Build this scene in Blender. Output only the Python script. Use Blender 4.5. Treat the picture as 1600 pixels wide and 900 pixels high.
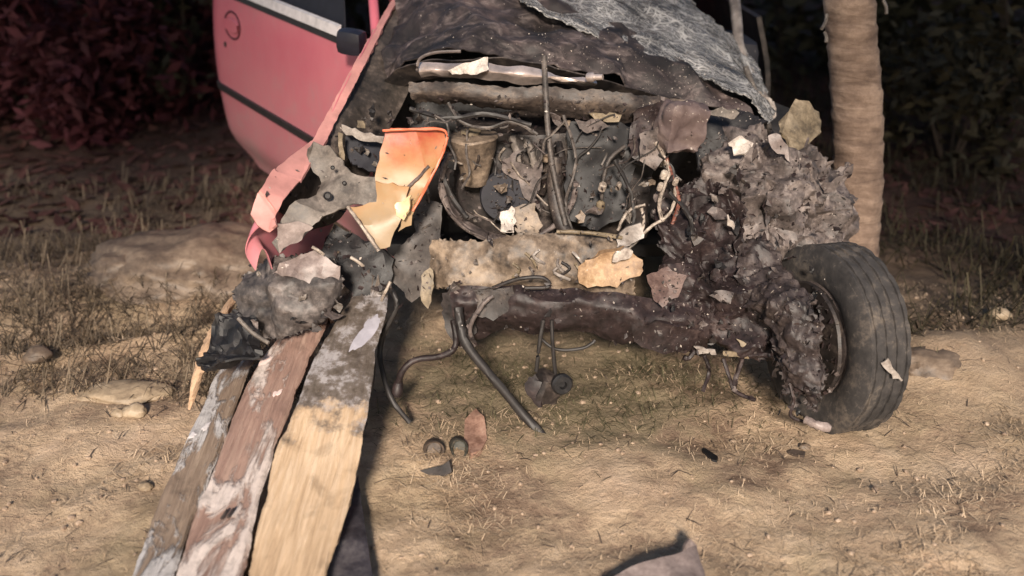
import bpy, bmesh, math, random
from mathutils import Vector, noise, Matrix

for o in list(bpy.data.objects):
    bpy.data.objects.remove(o)
random.seed(7)
sc = bpy.context.scene
COL = sc.collection

# ------------------------------------------------------------ camera
CAM_H = 1.5
PITCH = math.radians(22.5)
FPX = 1537.0
cam_d = bpy.data.cameras.new("camera")
cam_d.sensor_width = 36.0
cam_d.lens = 36.0 * FPX / 1600.0
cam_d.clip_start = 0.05
cam_d.clip_end = 500
cam_d.dof.use_dof = True
cam_d.dof.focus_distance = 2.85
cam_d.dof.aperture_fstop = 1.5
cam = bpy.data.objects.new("camera", cam_d)
cam.location = (0, 0, CAM_H)
cam.rotation_euler = (math.radians(90) - PITCH, 0, 0)
COL.objects.link(cam)
sc.camera = cam

# ------------------------------------------------------------ world, sun
SUN_EL = math.radians(27)
SUN_AZ = math.radians(-2)          # 0 = light travels along +Y, negative = comes from the left
world = bpy.data.worlds.new("World")
sc.world = world
world.use_nodes = True
wn = world.node_tree
wn.nodes.clear()
w_out = wn.nodes.new("ShaderNodeOutputWorld")
w_bg = wn.nodes.new("ShaderNodeBackground")
w_sky = wn.nodes.new("ShaderNodeTexSky")
w_sky.sky_type = 'NISHITA'
w_sky.sun_disc = False
w_sky.sun_elevation = SUN_EL
w_sky.sun_rotation = math.radians(180) - SUN_AZ
w_bg.inputs[1].default_value = 0.085
wn.links.new(w_sky.outputs[0], w_bg.inputs[0])
wn.links.new(w_bg.outputs[0], w_out.inputs[0])
sun_d = bpy.data.lights.new("sun", 'SUN')
sun_d.energy = 5.0
sun_d.angle = math.radians(7.0)
sun_d.color = (1.0, 0.87, 0.74)
sun = bpy.data.objects.new("sun", sun_d)
sd = Vector((math.sin(-SUN_AZ) * math.cos(SUN_EL), math.cos(SUN_AZ) * math.cos(SUN_EL), -math.sin(SUN_EL)))
sun.rotation_euler = sd.to_track_quat('-Z', 'Y').to_euler()
sun.location = (-2, -5, 6)
COL.objects.link(sun)
sc.view_settings.view_transform = 'Standard'
sc.view_settings.look = 'None'
sc.view_settings.exposure = 0.5
sc.view_settings.gamma = 1.0
sc.view_settings.use_curve_mapping = False
sc.render.resolution_x = 1024
sc.render.resolution_y = 576

# ------------------------------------------------------------ helpers
CP, SP = math.cos(PITCH), math.sin(PITCH)


def ray(px, py):
    x = (px - 800) / FPX
    v = (450 - py) / FPX
    return Vector((x, CP + v * SP, -SP + v * CP))


def at(px, py, Y):
    d = ray(px, py)
    p = d * (Y / d.y)
    p.z += CAM_H
    return p


def atz(px, py, z):
    d = ray(px, py)
    p = d * ((z - CAM_H) / d.z)
    p.z += CAM_H
    return p


def sstep(a, b, x):
    t = max(0.0, min(1.0, (x - a) / (b - a)))
    return t * t * (3 - 2 * t)


MOUNDS = [(1.42, 2.9, .10, .22), (1.75, 3.1, .08, .3), (-.2, 2.35, .03, .3), (.9, 1.9, .03, .35), (-1.25, 2.55, .035, .25),
          (-1.9, 3.5, .10, .35), (-1.2, 3.5, .07, .3), (.45, 2.2, .025, .25), (1.5, 2.2, .04, .3), (-.75, 1.9, .02, .2)]


def gz(x, y):
    p = Vector((x, y, 0))
    z = .22 * sstep(4.2, 8.5, y) + .5 * sstep(9, 16, y)
    r2 = x * x + (y - 3) ** 2
    if r2 < 64:
        for mx, my, h, r in MOUNDS:
            d2 = ((x - mx) ** 2 + (y - my) ** 2) / (r * r)
            if d2 < 6:
                z += h * math.exp(-d2)
        # wheel rut running back from the lower left
        c = (y - 2.95) - .40 * (x + 1.6)
        if x < -.5:
            z += sstep(-.5, -.8, x) * (.035 * math.exp(-(c / .05) ** 2) - .05 * math.exp(-((c - .16) / .11) ** 2))
        z += .022 * noise.noise(p * 2.1) + .016 * noise.noise(p * 6.3) + .010 * ridged(p * 9.1) * max(0, noise.noise(p * 1.7) + .3) + .009 * noise.noise(p * 17) + .006 * noise.noise(p * 41)
    else:
        z += .1 * noise.noise(p * .3)
    return z


def atg(px, py):
    p = atz(px, py, 0)
    for _ in range(6):
        p = atz(px, py, gz(p.x, p.y))
    return p


def obj(name, verts, faces, mat, parent=None, smooth=True, label=None, cat=None, kind=None, group=None, auto=None):
    me = bpy.data.meshes.new(name)
    me.from_pydata([tuple(v) for v in verts], [], faces)
    if mat is not None:
        me.materials.append(mat)
    if smooth:
        me.polygons.foreach_set("use_smooth", [True] * len(me.polygons))
    if auto is not None:
        me.set_sharp_from_angle(angle=math.radians(auto))
    me.update()
    return link(me, name, parent, label, cat, kind, group)


def link(me, name, parent=None, label=None, cat=None, kind=None, group=None):
    o = bpy.data.objects.new(name, me)
    COL.objects.link(o)
    if parent is not None:
        o.parent = parent
        if parent.parent is None and parent.type == 'EMPTY':
            o.location = -parent.location
    tag(o, label, cat, kind, group)
    return o


def tag(o, label=None, cat=None, kind=None, group=None):
    for k, v in (("label", label), ("category", cat), ("kind", kind), ("group", group)):
        if v:
            o[k] = v
    return o


def empty(name, loc, label, cat, group=None):
    e = bpy.data.objects.new(name, None)
    e.location = loc
    e.empty_display_size = .1
    COL.objects.link(e)
    tag(e, label, cat, None, group)
    return e


def ridged(p):
    return 1 - 2 * abs(noise.noise(p))


ROT1 = Matrix.Rotation(.7, 3, 'X') @ Matrix.Rotation(.5, 3, 'Z')
ROT2 = Matrix.Rotation(-.4, 3, 'Y') @ Matrix.Rotation(1.1, 3, 'Z')


def facet(q):
    """piecewise linear: flat facets meeting in sharp creases, like buckled sheet steel"""
    return noise.voronoi(q, distance_metric='MANHATTAN')[0][0]


def crumple(p, n, amp, s, seed=0.0):
    q = p * s + Vector((seed, seed * 1.7, -seed))
    d = amp * (.75 * (facet(ROT1 @ q * .62) - .75) + .38 * (facet(ROT2 @ q * 1.5) - .75) + .10 * noise.noise(q * 1.1) + .045 * noise.noise(q * 6))
    side = Vector((facet(q * .9 + Vector((9, 0, 0))) - .75, noise.noise(q + Vector((0, 9, 0))), facet(ROT1 @ q * .8) - .75))
    return p + n * d * 1.5 + side * amp * .5


def bm_obj(bm, name, mat, parent=None, smooth=True, auto=35, **kw):
    me = bpy.data.meshes.new(name)
    bm.to_mesh(me)
    bm.free()
    if mat is not None:
        me.materials.append(mat)
    if smooth:
        me.polygons.foreach_set("use_smooth", [True] * len(me.polygons))
        if auto is not None:
            me.set_sharp_from_angle(angle=math.radians(auto))
    return link(me, name, parent, **kw)


def thicken(bm, th):
    """turn an open sheet into a slab of thickness th (away from its normals)"""
    bm.normal_update()
    top = list(bm.faces)
    nrm = {v: v.normal.copy() for v in bm.verts}
    dup = {}
    for v in list(bm.verts):
        dup[v] = bm.verts.new(v.co - nrm[v] * th)
    bnd = [e for e in bm.edges if len(e.link_faces) == 1]
    for e in bnd:
        f = e.link_faces[0]
        a, b = e.verts
        for l in f.loops:
            if l.edge == e:
                a, b = l.vert, l.link_loop_next.vert
        try:
            bm.faces.new((b, a, dup[a], dup[b]))
        except ValueError:
            pass
    for f in top:
        try:
            bm.faces.new([dup[v] for v in reversed(f.verts)])
        except ValueError:
            pass
    bm.normal_update()


def plate(name, pts, mat, parent, th=.004, amp=.015, s=9, edge=.035, seed=None, auto=24, jag=.003, rag=.010, **kw):
    """torn plate: outline given by (px, py, Y) points, each at its own depth"""
    if seed is None:
        seed = random.random() * 50
    edge = min(edge, .022)
    amp *= 1.35
    P = [at(*p) for p in pts]
    bm = bmesh.new()
    vs = [bm.verts.new(p) for p in P]
    es = [bm.edges.new((vs[i], vs[(i + 1) % len(vs)])) for i in range(len(vs))]
    bmesh.ops.triangle_fill(bm, edges=es, use_beauty=True)
    for _ in range(6):
        long = [e for e in bm.edges if e.calc_length() > edge]
        if not long:
            break
        bmesh.ops.subdivide_edges(bm, edges=long, cuts=1)
        bmesh.ops.triangulate(bm, faces=[f for f in bm.faces if len(f.verts) > 3])
    bm.normal_update()
    # face the camera
    tot = sum((f.normal.dot(Vector((0, 0, CAM_H)) - f.calc_center_median()) * f.calc_area() for f in bm.faces))
    if tot < 0:
        bmesh.ops.reverse_faces(bm, faces=bm.faces)
        bm.normal_update()
    new = {}
    for v in bm.verts:
        new[v] = crumple(v.co, v.normal, amp, s, seed)
        if jag and any(len(e.link_faces) == 1 for e in v.link_edges):
            w = v.co * 38
            new[v] = new[v] + Vector((random.uniform(-jag, jag) + rag * noise.noise(w), 0, random.uniform(-jag, jag) + rag * noise.noise(w + Vector((0, 9, 0)))))
    for v, c in new.items():
        v.co = c
    thicken(bm, th)
    return bm_obj(bm, name, mat, parent, auto=auto, **kw)


def catmull(P, n):
    """n samples through list of Vectors"""
    out = []
    m = len(P)
    if m == 2:
        return [P[0].lerp(P[1], i / (n - 1)) for i in range(n)]
    for i in range(n):
        t = i / (n - 1) * (m - 1)
        k = min(int(t), m - 2)
        u = t - k
        p0 = P[max(k - 1, 0)]; p1 = P[k]; p2 = P[k + 1]; p3 = P[min(k + 2, m - 1)]
        out.append(.5 * ((2 * p1) + (p2 - p0) * u + (2 * p0 - 5 * p1 + 4 * p2 - p3) * u * u + (3 * p1 - p0 - 3 * p2 + p3) * u ** 3))
    return out


def sheet(name, rows, mat, parent, nu=24, nv=16, th=.004, amp=.012, s=7, seed=None, raw=False, auto=24, jag=0, **kw):
    if seed is None:
        seed = random.random() * 50
    R = [[(Vector(p) if raw else at(*p)) for p in r] for r in rows]
    R2 = [catmull(r, nu) for r in R]
    grid = [[None] * nu for _ in range(nv)]
    for j in range(nu):
        c = catmull([r[j] for r in R2], nv)
        for i in range(nv):
            grid[i][j] = c[i]
    bm = bmesh.new()
    V = [[bm.verts.new(p) for p in row] for row in grid]
    for i in range(nv - 1):
        for j in range(nu - 1):
            bm.faces.new((V[i][j], V[i + 1][j], V[i + 1][j + 1], V[i][j + 1]))
    bm.normal_update()
    tot = sum((f.normal.dot(Vector((0, 0, CAM_H)) - f.calc_center_median()) * f.calc_area() for f in bm.faces))
    if tot < 0:
        bmesh.ops.reverse_faces(bm, faces=bm.faces)
        bm.normal_update()
    new = {v: crumple(v.co, v.normal, amp, s, seed) for v in bm.verts}
    for v, c in new.items():
        v.co = c
        if jag and len(v.link_edges) < 4:
            v.co += Vector((random.uniform(-jag, jag), 0, random.uniform(-jag, jag)))
    thicken(bm, th)
    return bm_obj(bm, name, mat, parent, auto=auto, **kw)


def tube_geo(P, r, sides=8, n=None, wob=0):
    n = n or max(6, len(P) * 5)
    C = catmull(P, n)
    verts, faces = [], []
    up = Vector((0, 0, 1))
    for i, c in enumerate(C):
        t = (C[min(i + 1, n - 1)] - C[max(i - 1, 0)]).normalized()
        a = t.cross(up)
        if a.length < .1:
            a = t.cross(Vector((1, 0, 0)))
        a.normalize()
        b = t.cross(a)
        rr = r if not callable(r) else r(i / (n - 1))
        for k in range(sides):
            th = 2 * math.pi * k / sides
            q = rr * (1 + wob * noise.noise(Vector((k * 1.7, i * .6, 3.3))))
            verts.append(c + (a * math.cos(th) + b * math.sin(th)) * q)
    for i in range(n - 1):
        for k in range(sides):
            k2 = (k + 1) % sides
            faces.append((i * sides + k, i * sides + k2, (i + 1) * sides + k2, (i + 1) * sides + k))
    faces.append(tuple(reversed(range(sides))))
    faces.append(tuple((n - 1) * sides + k for k in range(sides)))
    return verts, faces


def tube(name, pts, r, mat, parent=None, sides=8, raw=False, n=None, wob=0, **kw):
    P = [Vector(p) if raw else at(*p) for p in pts]
    v, f = tube_geo(P, r, sides, n, wob)
    return obj(name, v, f, mat, parent, auto=50, **kw)


def lathe(name, center, axis, prof, mat, parent=None, seg=28, noise_amp=0, **kw):
    """prof: list of (distance along axis, radius)"""
    axis = Vector(axis).normalized()
    a = axis.cross(Vector((0, 0, 1)))
    if a.length < .1:
        a = axis.cross(Vector((1, 0, 0)))
    a.normalize()
    b = axis.cross(a)
    verts, faces = [], []
    c = Vector(center)
    for (h, r) in prof:
        for k in range(seg):
            th = 2 * math.pi * k / seg
            p = c + axis * h + (a * math.cos(th) + b * math.sin(th)) * r
            if noise_amp:
                p += Vector((noise.noise(p * 11), noise.noise(p * 11 + Vector((7, 0, 0))), noise.noise(p * 11 + Vector((0, 7, 0))))) * noise_amp
            verts.append(p)
    m = len(prof)
    for i in range(m - 1):
        for k in range(seg):
            k2 = (k + 1) % seg
            faces.append((i * seg + k, (i + 1) * seg + k, (i + 1) * seg + k2, i * seg + k2))
    if prof[0][1] > 1e-4:
        faces.append(tuple(range(seg)))
    if prof[-1][1] > 1e-4:
        faces.append(tuple((m - 1) * seg + k for k in reversed(range(seg))))
    bm = bmesh.new()
    vs = [bm.verts.new(v) for v in verts]
    for f in faces:
        try:
            bm.faces.new([vs[i] for i in f])
        except ValueError:
            pass
    bmesh.ops.remove_doubles(bm, verts=bm.verts, dist=1e-5)
    bmesh.ops.recalc_face_normals(bm, faces=bm.faces)
    return bm_obj(bm, name, mat, parent, auto=40, **kw)


def box(name, c, size, mat, parent=None, rot=(0, 0, 0), bev=.006, sub=0, amp=0, s=10, **kw):
    bm = bmesh.new()
    bmesh.ops.create_cube(bm, size=1)
    from mathutils import Euler
    for v in bm.verts:
        v.co = Vector((v.co.x * size[0], v.co.y * size[1], v.co.z * size[2]))
    if bev:
        bmesh.ops.bevel(bm, geom=list(bm.edges), offset=bev, segments=2, affect='EDGES', profile=.6)
    if sub:
        for _ in range(5):
            long = [e for e in bm.edges if e.calc_length() > sub]
            if not long:
                break
            bmesh.ops.subdivide_edges(bm, edges=long, cuts=1)
            bmesh.ops.triangulate(bm, faces=[f for f in bm.faces if len(f.verts) > 4])
    M = Matrix.Translation(Vector(c)) @ Euler(rot).to_matrix().to_4x4()
    bm.transform(M)
    bm.normal_update()
    if amp:
        new = {v: crumple(v.co, v.normal, amp, s, 3.1) for v in bm.verts}
        for v, q in new.items():
            v.co = q
    return bm_obj(bm, name, mat, parent, auto=35, **kw)


# ------------------------------------------------------------ materials
MATS = {}


def new_mat(name):
    m = bpy.data.materials.new(name)
    m.use_nodes = True
    nt = m.node_tree
    nt.nodes.clear()
    out = nt.nodes.new("ShaderNodeOutputMaterial")
    b = nt.nodes.new("ShaderNodeBsdfPrincipled")
    nt.links.new(b.outputs[0], out.inputs[0])
    MATS[name] = m
    return m, nt, b


def N(nt, typ, **kw):
    n = nt.nodes.new("ShaderNode" + typ)
    for k, v in kw.items():
        setattr(n, k, v)
    return n


def nz(nt, co, scale, detail=5, rough=.6, dist=0.0):
    n = N(nt, "TexNoise")
    n.inputs["Scale"].default_value = scale
    n.inputs["Detail"].default_value = detail
    n.inputs["Roughness"].default_value = rough
    n.inputs["Distortion"].default_value = dist
    nt.links.new(co, n.inputs["Vector"])
    return n.outputs["Fac"]


def ramp(nt, fac, stops):
    r = N(nt, "ValToRGB")
    el = r.color_ramp.elements
    while len(el) < len(stops):
        el.new(.5)
    for e, (p, c) in zip(el, stops):
        e.position = p
        e.color = (c[0], c[1], c[2], 1) if not isinstance(c, float) else (c, c, c, 1)
    nt.links.new(fac, r.inputs[0])
    return r.outputs[0]


def mix(nt, fac, a, b, blend='MIX'):
    m = N(nt, "Mix", data_type='RGBA', blend_type=blend)
    for sock, v in ((m.inputs[0], fac), (m.inputs[6], a), (m.inputs[7], b)):
        if hasattr(v, "is_linked") or hasattr(v, "links"):
            nt.links.new(v, sock)
        elif isinstance(v, (int, float)):
            sock.default_value = v
        else:
            sock.default_value = (v[0], v[1], v[2], 1)
    return m.outputs[2]


def math_n(nt, op, a, b=None, clamp=False):
    m = N(nt, "Math", operation=op, use_clamp=clamp)
    for i, v in enumerate((a, b)):
        if v is None:
            continue
        if isinstance(v, (int, float)):
            m.inputs[i].default_value = v
        else:
            nt.links.new(v, m.inputs[i])
    return m.outputs[0]


def bump(nt, b, h, strength=.4, dist=.01, prev=None):
    n = N(nt, "Bump")
    n.inputs["Strength"].default_value = strength
    n.inputs["Distance"].default_value = dist
    nt.links.new(h, n.inputs["Height"])
    if prev is not None:
        nt.links.new(prev, n.inputs["Normal"])
    nt.links.new(n.outputs[0], b.inputs["Normal"])
    return n.outputs[0]


def coord(nt):
    return N(nt, "NewGeometry").outputs["Position"]


def dusty(name, dark, mid, dust, scale=9, lo=.38, hi=.66, rough=.55, metal=0.0, bmp=.5, streak=0):
    """burnt, scraped metal or plastic with dust and mud on it"""
    m, nt, b = new_mat(name)
    co = coord(nt)
    if streak:
        mp = N(nt, "Mapping")
        mp.inputs["Scale"].default_value = (1, 1, streak)
        nt.links.new(co, mp.inputs[0])
        co2 = mp.outputs[0]
    else:
        co2 = co
    f1 = nz(nt, co2, scale, 7, .68, .4)
    f2 = nz(nt, co2, scale * 5.5, 6, .75)
    f = math_n(nt, 'ADD', math_n(nt, 'MULTIPLY', f1, .62), math_n(nt, 'MULTIPLY', f2, .38))
    f = math_n(nt, 'ADD', math_n(nt, 'MULTIPLY', math_n(nt, 'SUBTRACT', f, .5), 1.15), .5)
    col = ramp(nt, f, [(lo, dark), ((lo + hi) / 2, mid), (hi, dust)])
    # thin bright scratches
    v = N(nt, "TexVoronoi", feature='DISTANCE_TO_EDGE')
    v.inputs["Scale"].default_value = scale * 1.6
    nt.links.new(co2, v.inputs["Vector"])
    sc_m = math_n(nt, 'MULTIPLY', math_n(nt, 'LESS_THAN', v.outputs["Distance"], .012), math_n(nt, 'GREATER_THAN', f2, .56))
    col = mix(nt, math_n(nt, 'MULTIPLY', sc_m, .12), col, [min(1, c * 1.7 + .05) for c in dust])
    nt.links.new(col, b.inputs["Base Color"])
    b.inputs["Metallic"].default_value = metal
    rr = math_n(nt, 'ADD', math_n(nt, 'MULTIPLY', f2, .4), rough - .2, True)
    nt.links.new(rr, b.inputs["Roughness"])
    bump(nt, b, f, bmp, .0045)
    return m


def plain(name, c, rough=.5, metal=0.0, var=.25, scale=20, bmp=.2):
    m, nt, b = new_mat(name)
    co = coord(nt)
    f = nz(nt, co, scale, 6, .65)
    nt.links.new(ramp(nt, f, [(.3, [x * (1 - var) for x in c]), (.7, [min(1, x * (1 + var)) for x in c])]), b.inputs["Base Color"])
    b.inputs["Roughness"].default_value = rough
    b.inputs["Metallic"].default_value = metal
    bump(nt, b, f, bmp, .006)
    return m


M_burnt = dusty("burnt_metal", (.008, .007, .007), (.030, .023, .021), (.105, .082, .068), 8)
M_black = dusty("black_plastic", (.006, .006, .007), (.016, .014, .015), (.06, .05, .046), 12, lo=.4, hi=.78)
M_mauve = dusty("dusty_grey_metal", (.03, .024, .023), (.11, .087, .080), (.25, .205, .185), 11, lo=.36, hi=.68)
M_purple = dusty("rusty_dark_metal", (.008, .005, .005), (.026, .016, .016), (.08, .053, .047), 11, lo=.38, hi=.70)
M_tan = dusty("tan_dusted_panel", (.035, .026, .02), (.15, .112, .082), (.31, .235, .17), 9, lo=.36, hi=.64)
M_grey = dusty("grey_bracket_steel", (.06, .051, .045), (.15, .128, .11), (.27, .23, .20), 9)
M_pale = dusty("pale_aluminium", (.12, .10, .09), (.27, .235, .21), (.48, .43, .39), 10, rough=.4)
M_glassrest = dusty("headlamp_glass", (.20, .165, .145), (.42, .365, .32), (.62, .56, .50), 22, rough=.35)
M_chrome = plain("bright_bar", (.70, .58, .52), .36, .7, .4, 14, .5)
M_yellow = dusty("yellowed_plastic", (.08, .06, .038), (.20, .155, .10), (.33, .265, .19), 12)


def hood_mat():
    m, nt, b = new_mat("burnt_hood_paint")
    co = coord(nt)
    f1 = nz(nt, co, 4.5, 6, .65, .5)
    mp = N(nt, "Mapping")
    mp.inputs["Rotation"].default_value = (.2, .1, .5)
    mp.inputs["Scale"].default_value = (6, 13, 12)
    nt.links.new(co, mp.inputs[0])
    st = nz(nt, mp.outputs[0], 1.6, 7, .7, 1.2)
    f3 = nz(nt, co, 40, 6, .75)
    base = ramp(nt, f1, [(.38, (.009, .007, .007)), (.52, (.032, .024, .023)), (.66, (.095, .068, .064))])
    ash = math_n(nt, 'MULTIPLY', math_n(nt, 'SUBTRACT', st, .50), 6.0, True)
    ash = math_n(nt, 'MULTIPLY', ash, math_n(nt, 'MULTIPLY', math_n(nt, 'SUBTRACT', f1, .36), 3.6, True))
    ash = math_n(nt, 'MULTIPLY', ash, math_n(nt, 'ADD', f3, .25), True)
    col = mix(nt, ash, base, (.27, .215, .20))
    nt.links.new(col, b.inputs["Base Color"])
    b.inputs["Roughness"].default_value = .6
    bump(nt, b, math_n(nt, 'ADD', f1, math_n(nt, 'MULTIPLY', f3, .3)), .4, .012)
    return m


M_hood = hood_mat()
M_cableW = dusty("pale_cable", (.06, .048, .04), (.30, .245, .20), (.52, .45, .38), 26)
M_cableG = dusty("grey_cable", (.02, .017, .015), (.075, .062, .055), (.17, .14, .12), 20)
M_cableB = plain("black_hose", (.022, .019, .018), .55, 0, .35)
M_cableR = dusty("reddish_cable", (.06, .02, .014), (.16, .05, .032), (.26, .12, .08), 26)
M_seal = plain("black_rubber", (.02, .016, .016), .5, 0, .3)
M_rubberdirt = dusty("tyre_rubber", (.018, .0165, .0165), (.046, .041, .039), (.16, .130, .104), 7, lo=.35, hi=.67, rough=.85)
M_interior = plain("dark_interior", (.012, .012, .018), .7, 0, .3)


def red_paint():
    m, nt, b = new_mat("red_car_paint")
    co = coord(nt)
    f1 = nz(nt, co, 3.2, 6, .6)
    f2 = nz(nt, co, 26, 6, .7)
    col = ramp(nt, f1, [(.3, (.55, .105, .155)), (.7, (.62, .16, .20))])
    # road dust thickest along the lower body
    sep = N(nt, "SeparateXYZ")
    nt.links.new(co, sep.inputs[0])
    low = math_n(nt, 'MULTIPLY', math_n(nt, 'SUBTRACT', .92, sep.outputs[2]), 1.7, True)
    d = math_n(nt, 'MULTIPLY', low, math_n(nt, 'ADD', math_n(nt, 'MULTIPLY', f2, .6), math_n(nt, 'MULTIPLY', f1, .5)), True)
    f3 = nz(nt, co, 7, 8, .75, .8)
    d = math_n(nt, 'ADD', d, math_n(nt, 'MULTIPLY', f2, .22), True)
    d = math_n(nt, 'ADD', d, math_n(nt, 'MULTIPLY', math_n(nt, 'SUBTRACT', f3, .52), 1.6, True), True)
    col = mix(nt, d, col, (.42, .25, .245))
    nt.links.new(col, b.inputs["Base Color"])
    b.inputs["Roughness"].default_value = .36
    b.inputs["Coat Weight"].default_value = .6
    b.inputs["Coat Roughness"].default_value = .16
    bump(nt, b, f2, .06, .004)
    return m


def amber():
    m, nt, b = new_mat("orange_panel_paint")
    co = coord(nt)
    f = nz(nt, co, 6.5, 5, .6, .3)
    f2 = nz(nt, co, 34, 6, .7)
    ff = math_n(nt, 'ADD', math_n(nt, 'MULTIPLY', f, .75), math_n(nt, 'MULTIPLY', f2, .25))
    sep = N(nt, "SeparateXYZ")
    nt.links.new(co, sep.inputs[0])
    # red orange at the top, turning beige lower down
    t = math_n(nt, 'ADD', math_n(nt, 'DIVIDE', math_n(nt, 'SUBTRACT', .88, sep.outputs[2]), .30), math_n(nt, 'MULTIPLY', math_n(nt, 'SUBTRACT', ff, .5), 1.5))
    col = ramp(nt, t, [(.0, (.34, .06, .028)), (.18, (.37, .12, .048)), (.42, (.36, .19, .08)), (.75, (.34, .225, .12)), (1.0, (.30, .215, .13))])
    nt.links.new(col, b.inputs["Base Color"])
    b.inputs["Roughness"].default_value = .45
    bump(nt, b, ff, .25, .006)
    return m


def windscreen():
    m, nt, b = new_mat("shattered_laminated_glass")
    out = [n for n in nt.nodes if n.type == 'OUTPUT_MATERIAL'][0]
    co = coord(nt)
    wv = N(nt, "TexNoise")
    wv.inputs["Scale"].default_value = 5
    wv.inputs["Detail"].default_value = 3
    nt.links.new(co, wv.inputs["Vector"])
    wm = N(nt, "Vector" + "Math", operation='MULTIPLY_ADD')
    nt.links.new(wv.outputs["Color"], wm.inputs[0])
    wm.inputs[1].default_value = (.12, .12, .12)
    rq = Vector((.8, -.2, -.56)).normalized().rotation_difference(Vector((1, 0, 0))).to_euler()
    mr = N(nt, "Mapping")
    mr.inputs["Rotation"].default_value = rq
    nt.links.new(co, mr.inputs[0])
    ms = N(nt, "Mapping")
    ms.inputs["Scale"].default_value = (.42, 1, 1)
    nt.links.new(mr.outputs[0], ms.inputs[0])
    nt.links.new(ms.outputs[0], wm.inputs[2])
    cracks = None
    for s_, w in ((9, .03), (23, .05), (70, .09)):
        v = N(nt, "TexVoronoi", feature='DISTANCE_TO_EDGE')
        v.inputs["Scale"].default_value = s_
        nt.links.new(wm.outputs[0], v.inputs["Vector"])
        l = math_n(nt, 'SUBTRACT', 1.0, math_n(nt, 'DIVIDE', v.outputs["Distance"], w), True)
        cracks = l if cracks is None else math_n(nt, 'MAXIMUM', cracks, l)
    dens = nz(nt, ms.outputs[0], 11, 7, .68, .6)
    powder = math_n(nt, 'MULTIPLY', math_n(nt, 'SUBTRACT', dens, .36), 2.6, True)
    fac = math_n(nt, 'ADD', math_n(nt, 'MULTIPLY', cracks, math_n(nt, 'ADD', math_n(nt, 'MULTIPLY', powder, 1.2), .12)), math_n(nt, 'MULTIPLY', powder, .30), True)
    white = b
    b.inputs["Base Color"].default_value = (.62, .60, .58, 1)
    b.inputs["Roughness"].default_value = .35
    g = N(nt, "BsdfPrincipled")
    g.inputs["Base Color"].default_value = (.05, .05, .055, 1)
    g.inputs["Roughness"].default_value = .2
    tr = N(nt, "BsdfTransparent")
    tr.inputs[0].default_value = (.6, .62, .62, 1)
    m1 = N(nt, "MixShader")
    m1.inputs[0].default_value = .45
    nt.links.new(tr.outputs[0], m1.inputs[1])
    nt.links.new(g.outputs[0], m1.inputs[2])
    m2 = N(nt, "MixShader")
    nt.links.new(fac, m2.inputs[0])
    nt.links.new(m1.outputs[0], m2.inputs[1])
    nt.links.new(white.outputs[0], m2.inputs[2])
    nt.links.new(m2.outputs[0], out.inputs[0])
    bump(nt, b, cracks, .5, .01)
    return m


def wood(name, c0, c1, c2, paint=None, paint_amt=.5, char=None, along=None, paint_scale=7, char_at=None, paint_y=None):
    """weathered timber: grain along `along`; flaking paint; a grey weathered end"""
    m, nt, b = new_mat(name)
    co = coord(nt)
    a = Vector(along).normalized()
    q = a.rotation_difference(Vector((1, 0, 0))).to_euler()
    mp = N(nt, "Mapping")
    mp.inputs["Rotation"].default_value = q
    nt.links.new(co, mp.inputs[0])
    mp2 = N(nt, "Mapping")
    mp2.inputs["Scale"].default_value = (1.6, 26, 26)
    nt.links.new(mp.outputs[0], mp2.inputs[0])
    g = nz(nt, mp2.outputs[0], 3.2, 8, .7, .6)
    big = nz(nt, co, 3.0, 5, .6)
    f = math_n(nt, 'ADD', math_n(nt, 'MULTIPLY', g, .6), math_n(nt, 'MULTIPLY', big, .4))
    col = ramp(nt, f, [(.34, c0), (.5, c1), (.64, c2)])
    h = g
    dirt = nz(nt, mp.outputs[0], 11, 6, .62, .4)
    col = mix(nt, math_n(nt, 'MULTIPLY', math_n(nt, 'SUBTRACT', dirt, .56), 3.0, True), col, [x * .45 for x in c0])
    if char is not None:
        sep = N(nt, "SeparateXYZ")
        nt.links.new(co, sep.inputs[0])
        n1 = nz(nt, co, 10, 6, .65)
        t = math_n(nt, 'ADD', math_n(nt, 'SUBTRACT', sep.outputs[1], char_at), math_n(nt, 'MULTIPLY', math_n(nt, 'SUBTRACT', n1, .5), .55))
        t = math_n(nt, 'MULTIPLY', t, 14.0, True)
        n2 = nz(nt, co, 15, 6, .7)
        cc = ramp(nt, n2, [(.38, char[0]), (.5, char[1]), (.60, char[2])])
        col = mix(nt, math_n(nt, 'MULTIPLY', t, .88), col, cc)
    if paint is not None:
        mp3 = N(nt, "Mapping")
        mp3.inputs["Scale"].default_value = (.45, 1.2, 1.2)
        nt.links.new(mp.outputs[0], mp3.inputs[0])
        p1 = nz(nt, mp3.outputs[0], paint_scale, 7, .64, .6)
        thr = 1 - paint_amt
        if paint_y is not None:      # paint survives towards the near end only
            sp_ = N(nt, "SeparateXYZ")
            nt.links.new(co, sp_.inputs[0])
            thr = math_n(nt, 'ADD', math_n(nt, 'MULTIPLY', math_n(nt, 'SUBTRACT', sp_.outputs[1], paint_y), .22), 1 - paint_amt)
        pm = math_n(nt, 'MULTIPLY', math_n(nt, 'SUBTRACT', math_n(nt, 'ADD', p1, math_n(nt, 'MULTIPLY', math_n(nt, 'SUBTRACT', g, .5), .10)), thr), 16.0, True)
        pc = ramp(nt, nz(nt, co, 26, 7, .7), [(.34, [x * .5 for x in paint]), (.5, [x * .85 for x in paint]), (.68, paint)])
        col = mix(nt, pm, col, pc)
        h = math_n(nt, 'ADD', g, math_n(nt, 'MULTIPLY', pm, .6))
    nt.links.new(col, b.inputs["Base Color"])
    b.inputs["Roughness"].default_value = .75
    bump(nt, b, h, .8, .012)
    return m


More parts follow.
